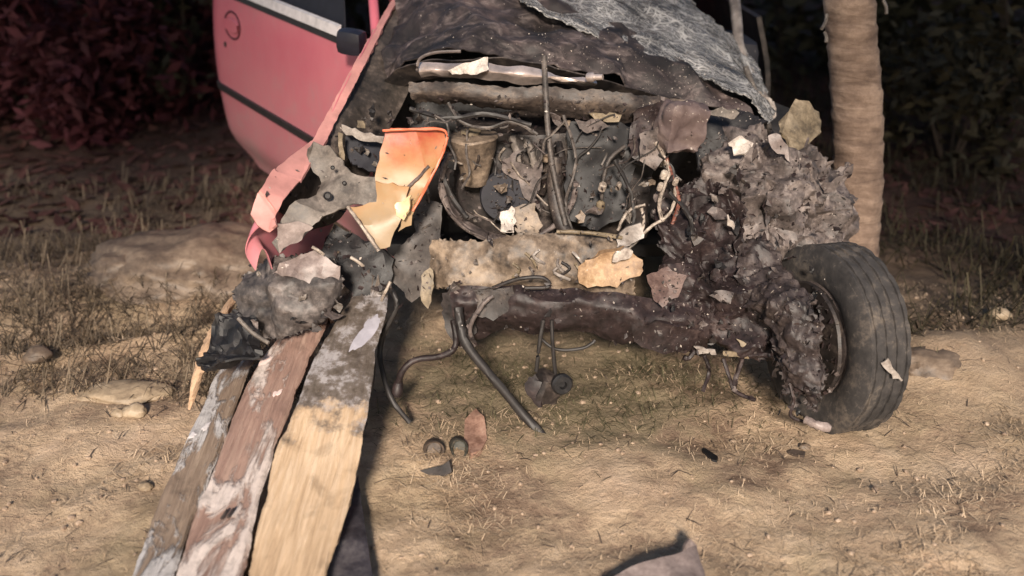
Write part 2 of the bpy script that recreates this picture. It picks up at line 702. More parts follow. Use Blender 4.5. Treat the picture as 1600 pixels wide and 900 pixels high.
def ground_mat():
    m, nt, b = new_mat("sandy_soil")
    co = coord(nt)
    sep = N(nt, "SeparateXYZ")
    nt.links.new(co, sep.inputs[0])
    f1 = nz(nt, co, 2.6, 6, .62, .5)
    f2 = nz(nt, co, 11, 8, .72, .3)
    f3 = nz(nt, co, 55, 6, .75)
    f = math_n(nt, 'ADD', math_n(nt, 'ADD', math_n(nt, 'MULTIPLY', f1, .52), math_n(nt, 'MULTIPLY', f2, .36)), math_n(nt, 'MULTIPLY', f3, .12))
    col = ramp(nt, f, [(.38, (.20, .135, .095)), (.44, (.33, .235, .163)), (.51, (.50, .37, .25)), (.58, (.62, .47, .33)), (.68, (.76, .61, .45))])
    fo = nz(nt, co, 1.9, 5, .6, .6)
    col = mix(nt, math_n(nt, 'MULTIPLY', math_n(nt, 'SUBTRACT', fo, .50), 3.2, True), col, mix(nt, f2, (.16, .125, .066), (.44, .36, .22)))
    # pinkish clay patches
    f4 = nz(nt, co, 2.6, 4, .55)
    col = mix(nt, math_n(nt, 'MULTIPLY', math_n(nt, 'SUBTRACT', f4, .52), 3.0, True), col, (.46, .315, .225))
    # darker greenish soil in an oval under the engine
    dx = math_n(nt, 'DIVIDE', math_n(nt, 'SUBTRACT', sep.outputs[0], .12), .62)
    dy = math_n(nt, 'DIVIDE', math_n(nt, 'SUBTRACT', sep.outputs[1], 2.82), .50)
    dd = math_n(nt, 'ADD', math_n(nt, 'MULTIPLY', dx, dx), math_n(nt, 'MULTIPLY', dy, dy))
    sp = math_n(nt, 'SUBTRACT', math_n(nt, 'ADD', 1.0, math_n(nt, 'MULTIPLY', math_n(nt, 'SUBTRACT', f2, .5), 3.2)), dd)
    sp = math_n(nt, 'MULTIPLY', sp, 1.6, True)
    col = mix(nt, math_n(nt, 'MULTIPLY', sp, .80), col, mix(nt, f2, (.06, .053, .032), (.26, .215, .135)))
    # light falloff and red cast at the back painted into the soil
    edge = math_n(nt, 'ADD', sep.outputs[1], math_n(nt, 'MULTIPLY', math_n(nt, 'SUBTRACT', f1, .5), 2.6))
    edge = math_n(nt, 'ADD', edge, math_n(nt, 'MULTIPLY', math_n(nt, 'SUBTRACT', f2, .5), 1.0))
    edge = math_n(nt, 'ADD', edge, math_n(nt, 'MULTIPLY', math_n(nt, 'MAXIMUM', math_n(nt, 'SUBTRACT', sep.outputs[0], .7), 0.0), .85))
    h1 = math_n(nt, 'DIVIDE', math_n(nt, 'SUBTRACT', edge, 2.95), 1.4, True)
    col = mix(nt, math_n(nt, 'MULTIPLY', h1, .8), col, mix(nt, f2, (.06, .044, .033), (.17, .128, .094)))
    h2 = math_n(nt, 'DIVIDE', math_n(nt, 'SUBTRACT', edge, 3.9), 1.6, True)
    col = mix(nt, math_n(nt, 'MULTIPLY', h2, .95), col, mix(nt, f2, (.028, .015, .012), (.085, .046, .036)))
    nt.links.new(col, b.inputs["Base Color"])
    b.inputs["Roughness"].default_value = .95
    b.inputs["Specular IOR Level"].default_value = .15
    hh = math_n(nt, 'ADD', math_n(nt, 'MULTIPLY', f2, .7), math_n(nt, 'MULTIPLY', f3, .3))
    bump(nt, b, hh, .9, .03)
    return m


def bark():
    m, nt, b = new_mat("ringed_palm_bark")
    co = coord(nt)
    mp = N(nt, "Mapping")
    mp.inputs["Scale"].default_value = (1, 1, 5)
    nt.links.new(co, mp.inputs[0])
    f = nz(nt, mp.outputs[0], 4.5, 7, .65, .5)
    f2 = nz(nt, co, 22, 6, .7)
    ff = math_n(nt, 'ADD', math_n(nt, 'MULTIPLY', f, .65), math_n(nt, 'MULTIPLY', f2, .35))
    col = ramp(nt, ff, [(.34, (.085, .054, .040)), (.5, (.21, .145, .108)), (.66, (.39, .285, .215))])
    nt.links.new(col, b.inputs["Base Color"])
    b.inputs["Roughness"].default_value = .85
    bump(nt, b, ff, .9, .02)
    return m


def leaf(name, c0, c1):
    m, nt, b = new_mat(name)
    oi = nz(nt, coord(nt), 6, 4, .6)
    nt.links.new(ramp(nt, oi, [(.35, c0), (.65, c1)]), b.inputs["Base Color"])
    b.inputs["Roughness"].default_value = .7
    b.inputs["Specular IOR Level"].default_value = .2
    return m


M_red = red_paint()
M_lip = plain("dusty_pink_flange_paint", (.50, .235, .21), .5, 0, .22, 14, .2)
M_amber = amber()
M_screen = windscreen()
M_ground = ground_mat()
M_bark = bark()
M_leafdark = leaf("dark_green_leaves", (.018, .017, .010), (.055, .049, .028))
M_leafgrey = leaf("grey_green_leaves", (.024, .021, .014), (.07, .062, .042))
M_leafredglow = leaf("red_glow_painted_leaves", (.038, .010, .013), (.085, .023, .028))  # red glow from the left painted into the leaf colour
M_leafmid = leaf("brownish_green_leaves", (.022, .018, .010), (.065, .053, .031))
M_stem = plain("dark_stem_bark", (.06, .042, .032), .9)
M_straw = leaf("dry_straw", (.28, .20, .13), (.56, .43, .30))
M_strawdark = leaf("dead_weeds", (.06, .045, .031), (.19, .145, .10))
M_litter = leaf("dead_leaf_litter", (.04, .017, .015), (.12, .055, .045))  # reddish tone carries the red cast painted at the back
M_stone = dusty("brown_rock", (.07, .050, .037), (.15, .109, .078), (.24, .18, .13), 7, bmp=1.0)
M_stonepale = dusty("pale_rock", (.20, .15, .10), (.32, .245, .165), (.44, .35, .25), 8, bmp=.8)
M_soilcrumb = dusty("soil_crumbs", (.20, .14, .10), (.36, .265, .19), (.50, .39, .29), 20)
M_postred = plain("reddish_post_wood", (.20, .075, .05), .8, 0, .35, 12)
M_panelgrey = dusty("mauve_plastic", (.12, .093, .085), (.22, .175, .162), (.34, .28, .26), 10, rough=.45)
M_whitepaint = plain("white_paint_flake", (.62, .58, .58), .6, 0, .2, 25, .5)

# ------------------------------------------------------------ ground
def axis_pts(lo, hi, d0, d1, step, far):
    a = []
    x = d0
    st = step
    while x > lo:
        st *= 1.16
        x -= st
        a.append(max(x, lo))
    a.reverse()
    n = int((d1 - d0) / step)
    a += [d0 + i * (d1 - d0) / n for i in range(n + 1)]
    x = d1
    st = step
    while x < hi:
        st *= 1.16
        x += st
        a.append(min(x, hi))
    return a


gx = axis_pts(-120, 120, -2.4, 2.2, .026, 0)
gy = axis_pts(-60, 200, 1.2, 5.0, .026, 0)
gv, gf = [], []
for y in gy:
    for x in gx:
        gv.append((x, y, gz(x, y)))
nx = len(gx)
for j in range(len(gy) - 1):
    for i in range(nx - 1):
        gf.append((j * nx + i, j * nx + i + 1, (j + 1) * nx + i + 1, (j + 1) * nx + i))
obj("ground", gv, gf, M_ground, kind="structure", label="pale sandy soil around the wreck, light falloff painted in towards the trees")


# ------------------------------------------------------------ ground cover (uncountable)
def blades(name, n, region, mat, L, w, flat, label, dens=None):
    verts, faces = [], []
    k = 0
    while k < n:
        x, y = region()
        if dens is not None and random.random() > dens(x, y):
            continue
        k += 1
        z = gz(x, y)
        a = random.uniform(0, 2 * math.pi)
        l = L * random.uniform(.4, 1.3)
        d = Vector((math.cos(a), math.sin(a), 0))
        s = Vector((-d.y, d.x, 0)) * w * random.uniform(.6, 1.4)
        up = random.uniform(0, 1) ** 2 * flat
        p0 = Vector((x, y, z + .001))
        p1 = p0 + d * l * .5 + Vector((0, 0, l * up * .8 + .004))
        p2 = p0 + d * l + Vector((0, 0, l * up * .7 + random.uniform(0, .006)))
        i = len(verts)
        verts += [p0 - s, p0 + s, p1 + s * .8, p1 - s * .8, p2]
        faces += [(i, i + 1, i + 2, i + 3), (i + 3, i + 2, i + 4)]
    obj(name, verts, faces, mat, smooth=False, kind="stuff", label=label)


def reg_front():
    r = random.random() ** .8
    y = 1.5 + 2.2 * r
    return random.uniform(-1.0 - .55 * (y - 1.5), .95 + .6 * (y - 1.5)), y


blades("dry_grass", 9000, reg_front, M_straw, .026, .0007, .4, "short dry straw scattered over the sandy soil",
       lambda x, y: max(0.03, .5 + 1.3 * noise.noise(Vector((x * 2.2, y * 2.2, 7)))))


def reg_left():
    y = 2.7 + 2.3 * random.random() ** 1.3
    return random.uniform(-.58 * y - .3, -.62), y


blades("straw_litter", 7000, reg_front, M_straw, .05, .0012, .25, "pale straw litter lying in patches on the sand",
       lambda x, y: max(0.0, 2.2 * noise.noise(Vector((x * 2.6, y * 2.6, 21))) - .25))
blades("brown_twigs", 500, reg_front, M_stem, .05, .0016, .2, "thin dark twig bits strewn on the sand")


blades("dead_weeds", 9000, reg_left, M_strawdark, .11, .0022, 1.1, "dead brown weeds on the left verge",
       lambda x, y: max(0.03, .35 + 1.4 * noise.noise(Vector((x * 1.6, y * 1.6, 3)))))


def reg_right():
    y = random.uniform(3.0, 8)
    return random.uniform(1.25, .6 * y + .3), y


blades("low_weeds", 6000, reg_right, M_leafmid, .13, .003, 1.3, "low dark weeds behind the wheel and tree trunk",
       lambda x, y: max(0.03, .4 + 1.2 * noise.noise(Vector((x * 1.6, y * 1.6, 3)))))


def reg_under():
    return random.gauss(.30, .38), random.gauss(2.78, .17)


blades("green_grass", 1800, reg_under, leaf("dull_green_grass", (.035, .034, .018), (.12, .105, .06)), .05, .0012, .7,
       "dull green grass tufts under the broken bumper", lambda x, y: max(0.05, .5 + 1.2 * noise.noise(Vector((x * 3, y * 3, 1)))))


def reg_litter():
    y = random.uniform(4.2, 11)
    return random.uniform(-.62 * y, .62 * y), y


def litter():
    verts, faces = [], []
    for _ in range(9000):
        x, y = reg_litter()
        p = Vector((x, y, gz(x, y) + .01))
        a = random.uniform(0, 6.28)
        l = random.uniform(.03, .08)
        d = Vector((math.cos(a), math.sin(a), random.uniform(-.3, .5))) * l
        s = Vector((-math.sin(a), math.cos(a), random.uniform(-.4, .4))) * l * .35
        i = len(verts)
        verts += [p - d, p + s, p + d, p - s]
        faces.append((i, i + 1, i + 2, i + 3))
    obj("leaf_litter", verts, faces, M_litter, smooth=False, kind="stuff", label="dark fallen leaves under the background trees")


litter()

ICO = bmesh.new()
bmesh.ops.create_icosphere(ICO, subdivisions=1, radius=1)
ICOV = [v.co.copy() for v in ICO.verts]
ICOF = [tuple(v.index for v in f.verts) for f in ICO.faces]
ICO.free()


def gravel(n=3000):
    verts, faces = [], []
    for _ in range(n):
        x, y = reg_front() if random.random() < .75 else (random.uniform(-2.2, -.4), random.uniform(2.0, 4.0))
        r = .0018 + .007 * random.random() ** 5
        c = Vector((x, y, gz(x, y) + r * .3))
        off = len(verts)
        e = Vector((random.uniform(.7, 1.4), random.uniform(.7, 1.4), random.uniform(.5, .9)))
        for v in ICOV:
            verts.append(c + Vector((v.x * e.x, v.y * e.y, v.z * e.z)) * r * random.uniform(.8, 1.15))
        faces += [tuple(i + off for i in f) for f in ICOF]
    obj("gravel", verts, faces, M_soilcrumb, smooth=False, kind="stuff", label="fine gravel and soil crumbs strewn on the sand")


gravel()


def rock(name, c, r, mat, label, cat="stone", sub=4, rough=.3, seed=0, group=None):
    bm = bmesh.new()
    bmesh.ops.create_icosphere(bm, subdivisions=sub, radius=1)
    for v in bm.verts:
        p = v.co.copy()
        d = 1 + rough * noise.noise(p * 1.2 + Vector((seed, 0, 0))) + rough * .55 * ridged(p * 2.1 + Vector((0, seed, 0))) + .22 * rough * ridged(p * 5) + .14 * rough * noise.noise(p * 12)
        # flatten some facets
        v.co = Vector((p.x * r[0], p.y * r[1], max(p.z, -.4) * r[2])) * d
    bm.transform(Matrix.Translation(c))
    return bm_obj(bm, name, mat, None, auto=50, label=label, cat=cat, group=group)


# ============================================================ background trees and shrubs
def leaf_crown(name, c, r, n, size, mat, parent, clumps=26, seed=0):
    rnd = random.Random(seed)
    cl = []
    for _ in range(clumps):
        while True:
            p = Vector((rnd.uniform(-1, 1), rnd.uniform(-1, 1), rnd.uniform(-1, 1)))
            if p.length < 1:
                break
        cl.append((Vector((p.x * r[0], p.y * r[1], p.z * r[2])), rnd.uniform(.16, .42)))
    verts, faces = [], []
    for _ in range(n):
        q, cr = rnd.choice(cl)
        d = Vector((rnd.gauss(0, 1), rnd.gauss(0, 1), rnd.gauss(0, 1))) * .55
        p = Vector(c) + q + Vector((d.x * r[0], d.y * r[1], d.z * r[2])) * cr
        a = Vector((rnd.gauss(0, 1), rnd.gauss(0, 1), rnd.gauss(0, .7)))
        a.normalize()
        b = a.cross(Vector((rnd.gauss(0, 1), rnd.gauss(0, 1), rnd.gauss(0, 1)))).normalized()
        l = size * rnd.uniform(.5, 1.3)
        i = len(verts)
        verts += [p - a * l, p + b * l * .38, p + a * l, p - b * l * .38]
        faces.append((i, i + 1, i + 2, i + 3))
    return obj(name, verts, faces, mat, parent, smooth=False)


def shrub(name, x, y, h, r, mat, label, cat="shrub", n=1700, size=.07, seed=0, group=None, stems=5, low=.5, stem_r=.02):
    z = gz(x, y) - .03
    e = empty(name, (x, y, z), label, cat, group)
    rnd = random.Random(seed + 99)
    for k in range(stems):
        a = rnd.uniform(0, 6.28)
        q = Vector((math.cos(a) * r * .5, math.sin(a) * r * .5, h * rnd.uniform(.5, .85)))
        b = Vector((x, y, z))
        tube("trunk", [b + Vector((math.cos(a), math.sin(a), 0)) * .03, b + q * .5 + Vector((rnd.uniform(-.05, .05), 0, .05)), b + q],
             lambda t, s=stem_r: s * (1 - .75 * t), M_stem, e, 6, raw=True, n=7)
    leaf_crown("crown", (x, y, z + h * low), (r, r, h * (1 - low) * 1.05), n, size, mat, e, seed=seed)
    return e


# dark thicket on the left, red glow painted into its leaf colour
G_RED = "dark bushes painted with red glow along the left edge of the clearing"
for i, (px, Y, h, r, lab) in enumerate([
        (20, 6.3, 1.5, .75, "low dark bush painted with red glow in front at the left picture edge"),
        (130, 6.0, 1.3, .6, "low dark bush painted with red glow in front of the thin reddish post foot"),
        (225, 6.6, 1.4, .6, "low dark bush painted with red glow left of the grey green shrub"),
        (-40, 8.0, 2.6, 1.2, "dark bush painted with red glow at the far left edge behind the verge"),
        (60, 10.4, 3.2, 1.5, "tall dark bush painted with red glow standing behind the thin reddish post"),
        (165, 8.0, 2.4, 1.1, "dark bush painted with red glow just right of the thin reddish post"),
        (250, 10.2, 3.0, 1.3, "dark bush painted with red glow behind the grey green shrub by the door")]):
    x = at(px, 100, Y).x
    shrub("red_glow_bush", x, Y, h, r, M_leafredglow, lab, n=3400, size=.06 if Y < 7 else .085, seed=i + 1, group=G_RED, low=.42)
x = at(285, 150, 6.4).x
shrub("grey_green_shrub", x, 6.4, 2.0, .52, M_leafgrey, "upright grey green shrub left of the open red door", n=2600, size=.06, seed=21, low=.52)
x = at(230, 60, 7.6).x
shrub("olive_shrub", x, 7.6, 2.2, .8, M_leafmid, "olive brown shrub farther back left of the red door", n=2200, size=.07, seed=23, low=.52)
G_DK = "dark shrubs behind the wreck"
for i, (px, Y, h, r, m_, lab) in enumerate([
        (420, 9.0, 3.2, 1.3, M_leafdark, "dark green shrub directly behind the open red door"),
        (700, 9.6, 3.4, 1.5, M_leafdark, "dark shrub hidden mostly behind the raised bonnet"),
        (1010, 9.2, 3.2, 1.5, M_leafdark, "dark shrub behind the shattered windscreen"),
        (1225, 7.6, 2.8, .9, M_leafdark, "blackish green shrub between windscreen and tree trunk"),
        (1440, 7.4, 2.6, .9, M_leafdark, "dark shrub just right of the ringed tree trunk"),
        (1590, 6.6, 2.2, .8, M_leafmid, "brownish green shrub at the right edge of the clearing"),
        (1700, 8.6, 3.0, 1.4, M_leafdark, "tall dark shrub at the far right edge")]):
    x = at(px, 100, Y).x
    shrub("dark_shrub", x, Y, h, r, m_, lab, n=3000, size=.085, seed=40 + i, group=G_DK, low=.45)
x = at(1485, 230, 5.4).x
shrub("low_bush", x, 5.4, .85, .5, M_leafmid, "low brown green bush on the dark ground right of the tree trunk", n=1500, size=.05, seed=71, low=.45, stem_r=.012)


def woodland():
    rnd = random.Random(5)
    verts, faces = [], []
    for k in range(70):
        cx, cy = rnd.uniform(-16, 16), rnd.uniform(12, 17)
        cz = rnd.uniform(.4, 6.5)
        R = rnd.uniform(.9, 1.8)
        for _ in range(230):
            p = Vector((cx + rnd.gauss(0, .5) * R, cy + rnd.gauss(0, .5) * R, cz + rnd.gauss(0, .5) * R))
            a = Vector((rnd.gauss(0, 1), rnd.gauss(0, 1), rnd.gauss(0, 1))).normalized()
            b = a.cross(Vector((rnd.gauss(0, 1), rnd.gauss(0, 1), rnd.gauss(0, 1)))).normalized()
            l = rnd.uniform(.09, .22)
            i = len(verts)
            verts += [p - a * l, p + b * l * .45, p + a * l, p - b * l * .45]
            faces.append((i, i + 1, i + 2, i + 3))
    obj("woodland", verts, faces, M_leafdark, smooth=False, kind="stuff", label="dark woodland closing off the background")


woodland()

# unseen trees added behind the photographer: their crowns keep the low light off the background
def shade_blocker_tree(x, y, h, lab, seed):
    z = gz(x, y)
    e = empty("shade_blocker_tree", (x, y, z), lab, "tree", "added trees shading the background from behind the viewer")
    tube("trunk", [(x, y, z - .1), (x + .1, y, 3.0), (x - .1, y, h * .72), (x, y, h)], lambda t: .26 * (1 - .75 * t), M_stem, e, 10, raw=True, n=16, wob=.15)
    for k in range(6):
        a = k * 1.05 + seed
        tube("limb", [(x, y, h * .52 + .3 * k), (x + 1.1 * math.cos(a), y + .6 * math.sin(a), h * .62 + .3 * k), (x + 2.2 * math.cos(a), y + 1.1 * math.sin(a), h * .68 + .35 * k)], lambda t: .09 * (1 - .8 * t), M_stem, e, 6, raw=True, n=8)
    leaf_crown("crown", (x, y, h * .5 + 3.05), (2.9, 1.7, h * .5 - 2.9), 4200, .34, M_leafdark, e, clumps=60, seed=seed)


for i, (x_, lab) in enumerate([(-10.4, "added shade tree behind the viewer, first from the left"), (-6.2, "added shade tree behind the viewer, second from the left"), (-2.4, "added shade tree behind the viewer, third from the left"),
                               (2.3, "added shade tree behind the viewer, third from the right"), (6.0, "added shade tree behind the viewer, second from the right"), (10.2, "added shade tree behind the viewer, first from the right")]):
    shade_blocker_tree(x_, -6.0 - .5 * (i % 2), 12.6, lab, 200 + i)

# thin reddish post, back left
pb = atg(91, 88)
pe = empty("wooden_post", (pb.x, pb.y, pb.z), "thin reddish post standing in the dark far back left", "post")
tube("post_shaft", [pb - Vector((0, 0, .1)), pb + Vector((-.02, 0, 1.0)), pb + Vector((-.04, 0, 2.1))], lambda t: .085 - .012 * t, M_postred, pe, 12, raw=True, n=14, wob=.08)
lathe("post_cap", pb + Vector((-.04, 0, 2.1)), (0, 0, 1), [(0, .085), (.03, .09), (.05, .06)], M_postred, pe, 12)

# ------------------------------------------------------------ ringed tree trunk the car hit
tb = at(1342, 400, 3.42)
tb.z = gz(tb.x, 3.42) - .08
tt = at(1331, 0, 3.42)
tree = empty("palm_tree", (tb.x, tb.y, tb.z + .08), "slender pale ringed palm trunk pressed against the crushed right fender", "tree")
axis_v = (tt - tb)


def trunk_pts():
    verts, faces = [], []
    n, S = 300, 28
    L = 4.6
    dirv = axis_v.normalized()
    for i in range(n):
        t = i / (n - 1) * L
        c = tb + dirv * t + Vector((.02 * math.sin(t * 2.1) - .012 * math.cos(t * 5), .02 * math.sin(t * 1.1), 0))
        ring = (t / .082 + .5 * noise.noise(Vector((t * 3, 0, 0)))) % 1.0
        r = .088 + .02 * math.exp(-t * 4) - .006 * t * .4
        r *= 1 + .055 * (ring ** 3) - .03 * (1 if ring < .12 else 0)
        for k in range(S):
            a = 2 * math.pi * k / S
            u = Vector((math.cos(a), math.sin(a), 0))
            rr = r * (1 + .05 * noise.noise(Vector((u.x * 1.5, u.y * 1.5, t * 5))) + .03 * ridged(Vector((u.x * 5, u.y * 5, t * 9))) * max(0, noise.noise(Vector((u.x * 2, u.y * 2, t * 4)))) + .02 * noise.noise(Vector((u.x * 7, u.y * 7, t * 26))))
            verts.append(c + u * rr + Vector((0, 0, .012 * noise.noise(Vector((u.x * 2, u.y * 2, t * 2))))))
    for i in range(n - 1):
        for k in range(S):
            k2 = (k + 1) % S
            faces.append((i * S + k, i * S + k2, (i + 1) * S + k2, (i + 1) * S + k))
    faces.append(tuple((n - 1) * S + k for k in range(S)))
    obj("trunk", verts, faces, M_bark, tree, auto=60)
    top = tb + dirv * L
    # crown of arching fronds, above the picture
    for j in range(9):
        a = j * 2.4
        v, f = [], []
        u = Vector((math.cos(a), math.sin(a), 0))
        w = Vector((-u.y, u.x, 0))
        m = 16
        spine = [top + u * (1.5 * q / m) + Vector((0, 0, .7 * math.sin(q / m * 2.6) - .5 * (q / m) ** 2)) for q in range(m + 1)]
        for q in range(1, m):
            for sgn in (-1, 1):
                l = .42 * math.sin(math.pi * (q + 1) / (m + 2))
                i = len(v)
                d = (w * sgn + u * .5 + Vector((0, 0, -.45))).normalized() * l
                v += [spine[q], spine[q] + d * .5 + u * .02, spine[q] + d, spine[q] + d * .5 - u * .02]
                f.append((i, i + 1, i + 2, i + 3))
        fr = obj("frond", v, f, M_leafdark, tree, smooth=False)
        tube("frond_stalk", [spine[0], spine[5], spine[10], spine[16]], lambda t: .018 * (1 - .8 * t), M_stem, fr, 6, raw=True, n=10)
    # a few torn pale fibres sticking out of the bark
    for (p0, p1) in [((1292, 22, 3.40), (1284, 45, 3.36)), ((1380, 0, 3.42), (1385, 22, 3.40)), ((1288, 50, 3.40), (1291, 66, 3.38))]:
        tube("bark_fibre", [p0, ((p0[0] + p1[0]) / 2 + 2, (p0[1] + p1[1]) / 2, p0[2] - .01), p1], .006, M_grey, tree, 6)


trunk_pts()

# ============================================================ the wrecked car
CAR = empty("wrecked_car", (.25, 3.4, 0), "wrecked red car with its crushed front torn open against the tree", "car")

# --- cabin and rear body shell (mostly behind the wreckage)
XL, XR = -.50, 1.04


def side(name, x, sg):
    rows = []
    for z, dx in ((.28, .03), (.5, -.01), (.75, -.01), (.98, .05)):
        rows.append([(x + sg * dx, y, z + .05 * (y - 3.4) * .2) for y in (4.55 if sg > 0 else 4.1, 5.2, 6.0, 6.75)])
    o = sheet(name, rows, M_red if sg > 0 else M_burnt, CAR, nu=20, nv=12, th=.02, amp=.002, s=3, raw=True)  # right side given a dark metal colour in place of shaded red paint
    return o


side("side_panel", XL, 1)
side("side_panel", XR, -1)
sheet("roof", [[(XL + .16, y, 1.46) for y in (4.25, 5.0, 5.9)], [(.27, y, 1.51) for y in (4.2, 5.0, 6.0)], [(XR - .16, y, 1.46) for y in (4.25, 5.0, 5.9)]], M_red, CAR, th=.03, amp=.003, s=3, raw=True)
sheet("tailgate", [[(XL + .1, 6.75, .35), (.27, 6.85, .35), (XR - .1, 6.75, .35)], [(XL + .1, 6.7, .95), (.27, 6.8, .95), (XR - .1, 6.7, .95)], [(XL + .17, 6.0, 1.46), (.27, 6.05, 1.5), (XR - .17, 6.0, 1.46)]], M_red, CAR, th=.02, amp=.002, s=3, raw=True)
for xs, xt in ((XL + .05, XL + .17), (XR - .05, XR - .17)):
    tube("roof_pillar", [(xs, 5.0, 1.0), (xt, 5.0, 1.46)], .045, M_red, CAR, 8, raw=True)
    tube("roof_pillar", [(xs, 6.4, 1.0), (xt, 5.95, 1.46)], .05, M_red, CAR, 8, raw=True)
tube("roof_pillar", [(-.45, 3.95, 1.07), (-.40, 4.1, 1.25), (-.34, 4.3, 1.46)], .03, M_red, CAR, 8, raw=True)
tube("roof_pillar", [at(1205, 172, 3.55), at(1160, 85, 3.75), at(1150, 20, 3.9), (.86, 4.3, 1.46)], lambda t: .014 + .012 * t, M_pale, CAR, 8, raw=True)
box("floor_pan", (.27, 5.0, .26), (1.45, 3.3, .05), M_black, CAR, sub=.3)
box("dashboard", (.27, 3.95, .82), (1.35, .35, .24), M_interior, CAR, bev=.05)
for sx in (-.12, .62):
    box("car_seat", (sx, 4.85, .52), (.5, .5, .2), M_interior, CAR, bev=.06)
    box("seat_back", (sx, 5.1, .85), (.5, .16, .62), M_interior, CAR, rot=(-.2, 0, 0), bev=.06)
for yy, xx in ((5.95, XL + .1), (5.95, XR - .1)):
    w = lathe("wheel", (xx - .08, yy, .30), (1, 0, 0), [(0, .15), (.0, .25), (.02, .285), (.14, .285), (.16, .25), (.16, .15)], M_rubberdirt, CAR, 30)
    lathe("rim", (xx - .085, yy, .30), (1, 0, 0), [(0, 0.0001), (0, .15), (.02, .17), (.15, .17), (.17, .15), (.17, .0001)], M_grey, w, 24)

# --- firewall and bay walls
sheet("firewall", [[(XL, 3.45, .25), (.27, 3.5, .25), (XR, 3.45, .25)], [(XL, 3.42, .65), (.27, 3.42, .65), (XR, 3.42, .6)], [(XL, 3.5, .96), (.27, 3.55, .98), (XR, 3.5, .74)]], M_black, CAR, nu=30, nv=18, amp=.03, s=5, raw=True)

# --- left fender: red outer skin seen almost edge on, darker inner side
edge_pts = [(412, 352, 2.52), (428, 318, 2.56), (455, 282, 2.66), (500, 217, 2.86), (560, 100, 3.18), (622, -6, 3.72)]
E3 = [at(*p) for p in edge_pts]
outer = []
for dz, dx in ((.0, 0), (-.10, -.035), (-.24, -.05), (-.38, -.03)):
    outer.append([e + Vector((dx - .006, 0, dz * (1 if i > 1 else .35))) for i, e in enumerate(E3)])
fender = sheet("fender", outer, M_red, CAR, nu=40, nv=12, th=.003, amp=.004, s=5, raw=True)
plate("fender_lip", [(617, -8, 3.715), (625, -8, 3.715), (568, 104, 3.175), (511, 216, 2.855), (470, 282, 2.655), (440, 316, 2.555), (430, 338, 2.525), (433, 352, 2.505), (420, 363, 2.50), (402, 351, 2.50), (391, 334, 2.515), (402, 302, 2.545), (428, 266, 2.645), (488, 218, 2.85), (553, 100, 3.17)],
      M_lip, fender, th=.010, amp=.003, s=6, edge=.022, jag=.0008, rag=.002)
sheet("inner_fender", [[(432, 326, 2.60), (462, 285, 2.71), (506, 218, 2.90), (566, 102, 3.23), (628, -8, 3.78)],
                       [(455, 345, 2.72), (500, 300, 2.86), (545, 215, 2.98), (600, 115, 3.26), (660, 0, 3.72)],
                       [(480, 360, 2.86), (540, 330, 2.95), (600, 225, 3.08), (645, 130, 3.26), (690, 20, 3.66)]],
      dusty("dark_inner_fender", (.016, .014, .012), (.05, .040, .034), (.15, .118, .10), 7), CAR, nu=40, nv=18, amp=.018, s=6)
# loose strap ends and a dark plate on the inner fender
plate("strap", [(534, 193, 2.86), (560, 205, 2.86), (598, 212, 2.86), (596, 222, 2.86), (560, 219, 2.86), (535, 203, 2.86)], M_pale, CAR, th=.004, amp=.004)
plate("strap", [(527, 205, 2.84), (536, 208, 2.84), (538, 250, 2.84), (530, 250, 2.84)], M_yellow, CAR, th=.004, amp=.003)
plate("strap", [(558, 188, 2.9), (566, 186, 2.9), (572, 203, 2.9), (562, 200, 2.9)], M_yellow, CAR, th=.004, amp=.002)
plate("recess_shade_plate", [(540, 216, 2.93), (598, 214, 2.95), (596, 270, 2.9), (560, 262, 2.88), (541, 245, 2.9)], M_interior, CAR, th=.01, amp=.004)  # dark plate painted as shade in the recess

# --- grey torn bracket and orange panel
brk = plate("fender_bracket", [(481, 232, 2.74), (492, 222, 2.75), (512, 226, 2.74), (530, 248, 2.72), (548, 268, 2.68), (585, 276, 2.66), (640, 296, 2.64), (632, 330, 2.62), (585, 320, 2.62), (548, 318, 2.62), (512, 336, 2.60), (470, 368, 2.56), (436, 394, 2.53), (430, 376, 2.53), (440, 338, 2.56), (462, 316, 2.6), (492, 300, 2.66), (500, 280, 2.7), (484, 250, 2.74)], M_grey, CAR, th=.005, amp=.012, s=10, edge=.025)
for (hx, hy, r) in ((512, 306, .012), (480, 333, .007), (538, 286, .006), (520, 262, .006)):
    c = at(hx, hy, 2.615 if hy > 290 else 2.66)
    lathe("bolt_hole", c, (0, -1, .25), [(0, r), (.004, r), (.006, r * .75), (.002, r * .6)], M_black, brk, 14)
plate("bracket_flap", [(432, 352, 2.52), (470, 345, 2.52), (489, 352, 2.52), (470, 372, 2.515), (437, 394, 2.51)], M_panelgrey, CAR, th=.004, amp=.006, edge=.025)
org = plate("orange_panel", [(600, 203, 2.66), (650, 200, 2.66), (697, 203, 2.68), (692, 240, 2.67), (668, 290, 2.63), (645, 330, 2.60), (640, 352, 2.585), (622, 362, 2.58), (632, 330, 2.585), (600, 320, 2.60), (588, 285, 2.63), (593, 240, 2.65)], M_amber, CAR, th=.006, amp=.007, s=8, edge=.025)
plate("orange_flap", [(588, 285, 2.612), (640, 296, 2.60), (628, 340, 2.575), (608, 385, 2.55), (592, 391, 2.545), (570, 355, 2.56), (543, 322, 2.59), (585, 316, 2.60)], M_amber, org, th=.005, amp=.008, s=10, edge=.022)
M_edge_red = plain("red_orange_edge_paint", (.62, .16, .08), .45, 0, .2)
tube("panel_rim", [(598, 204, 2.645), (650, 202, 2.645), (696, 205, 2.66), (690, 243, 2.65), (667, 290, 2.615), (645, 330, 2.585)], .0038, M_edge_red, org, 8, n=40, wob=.6)
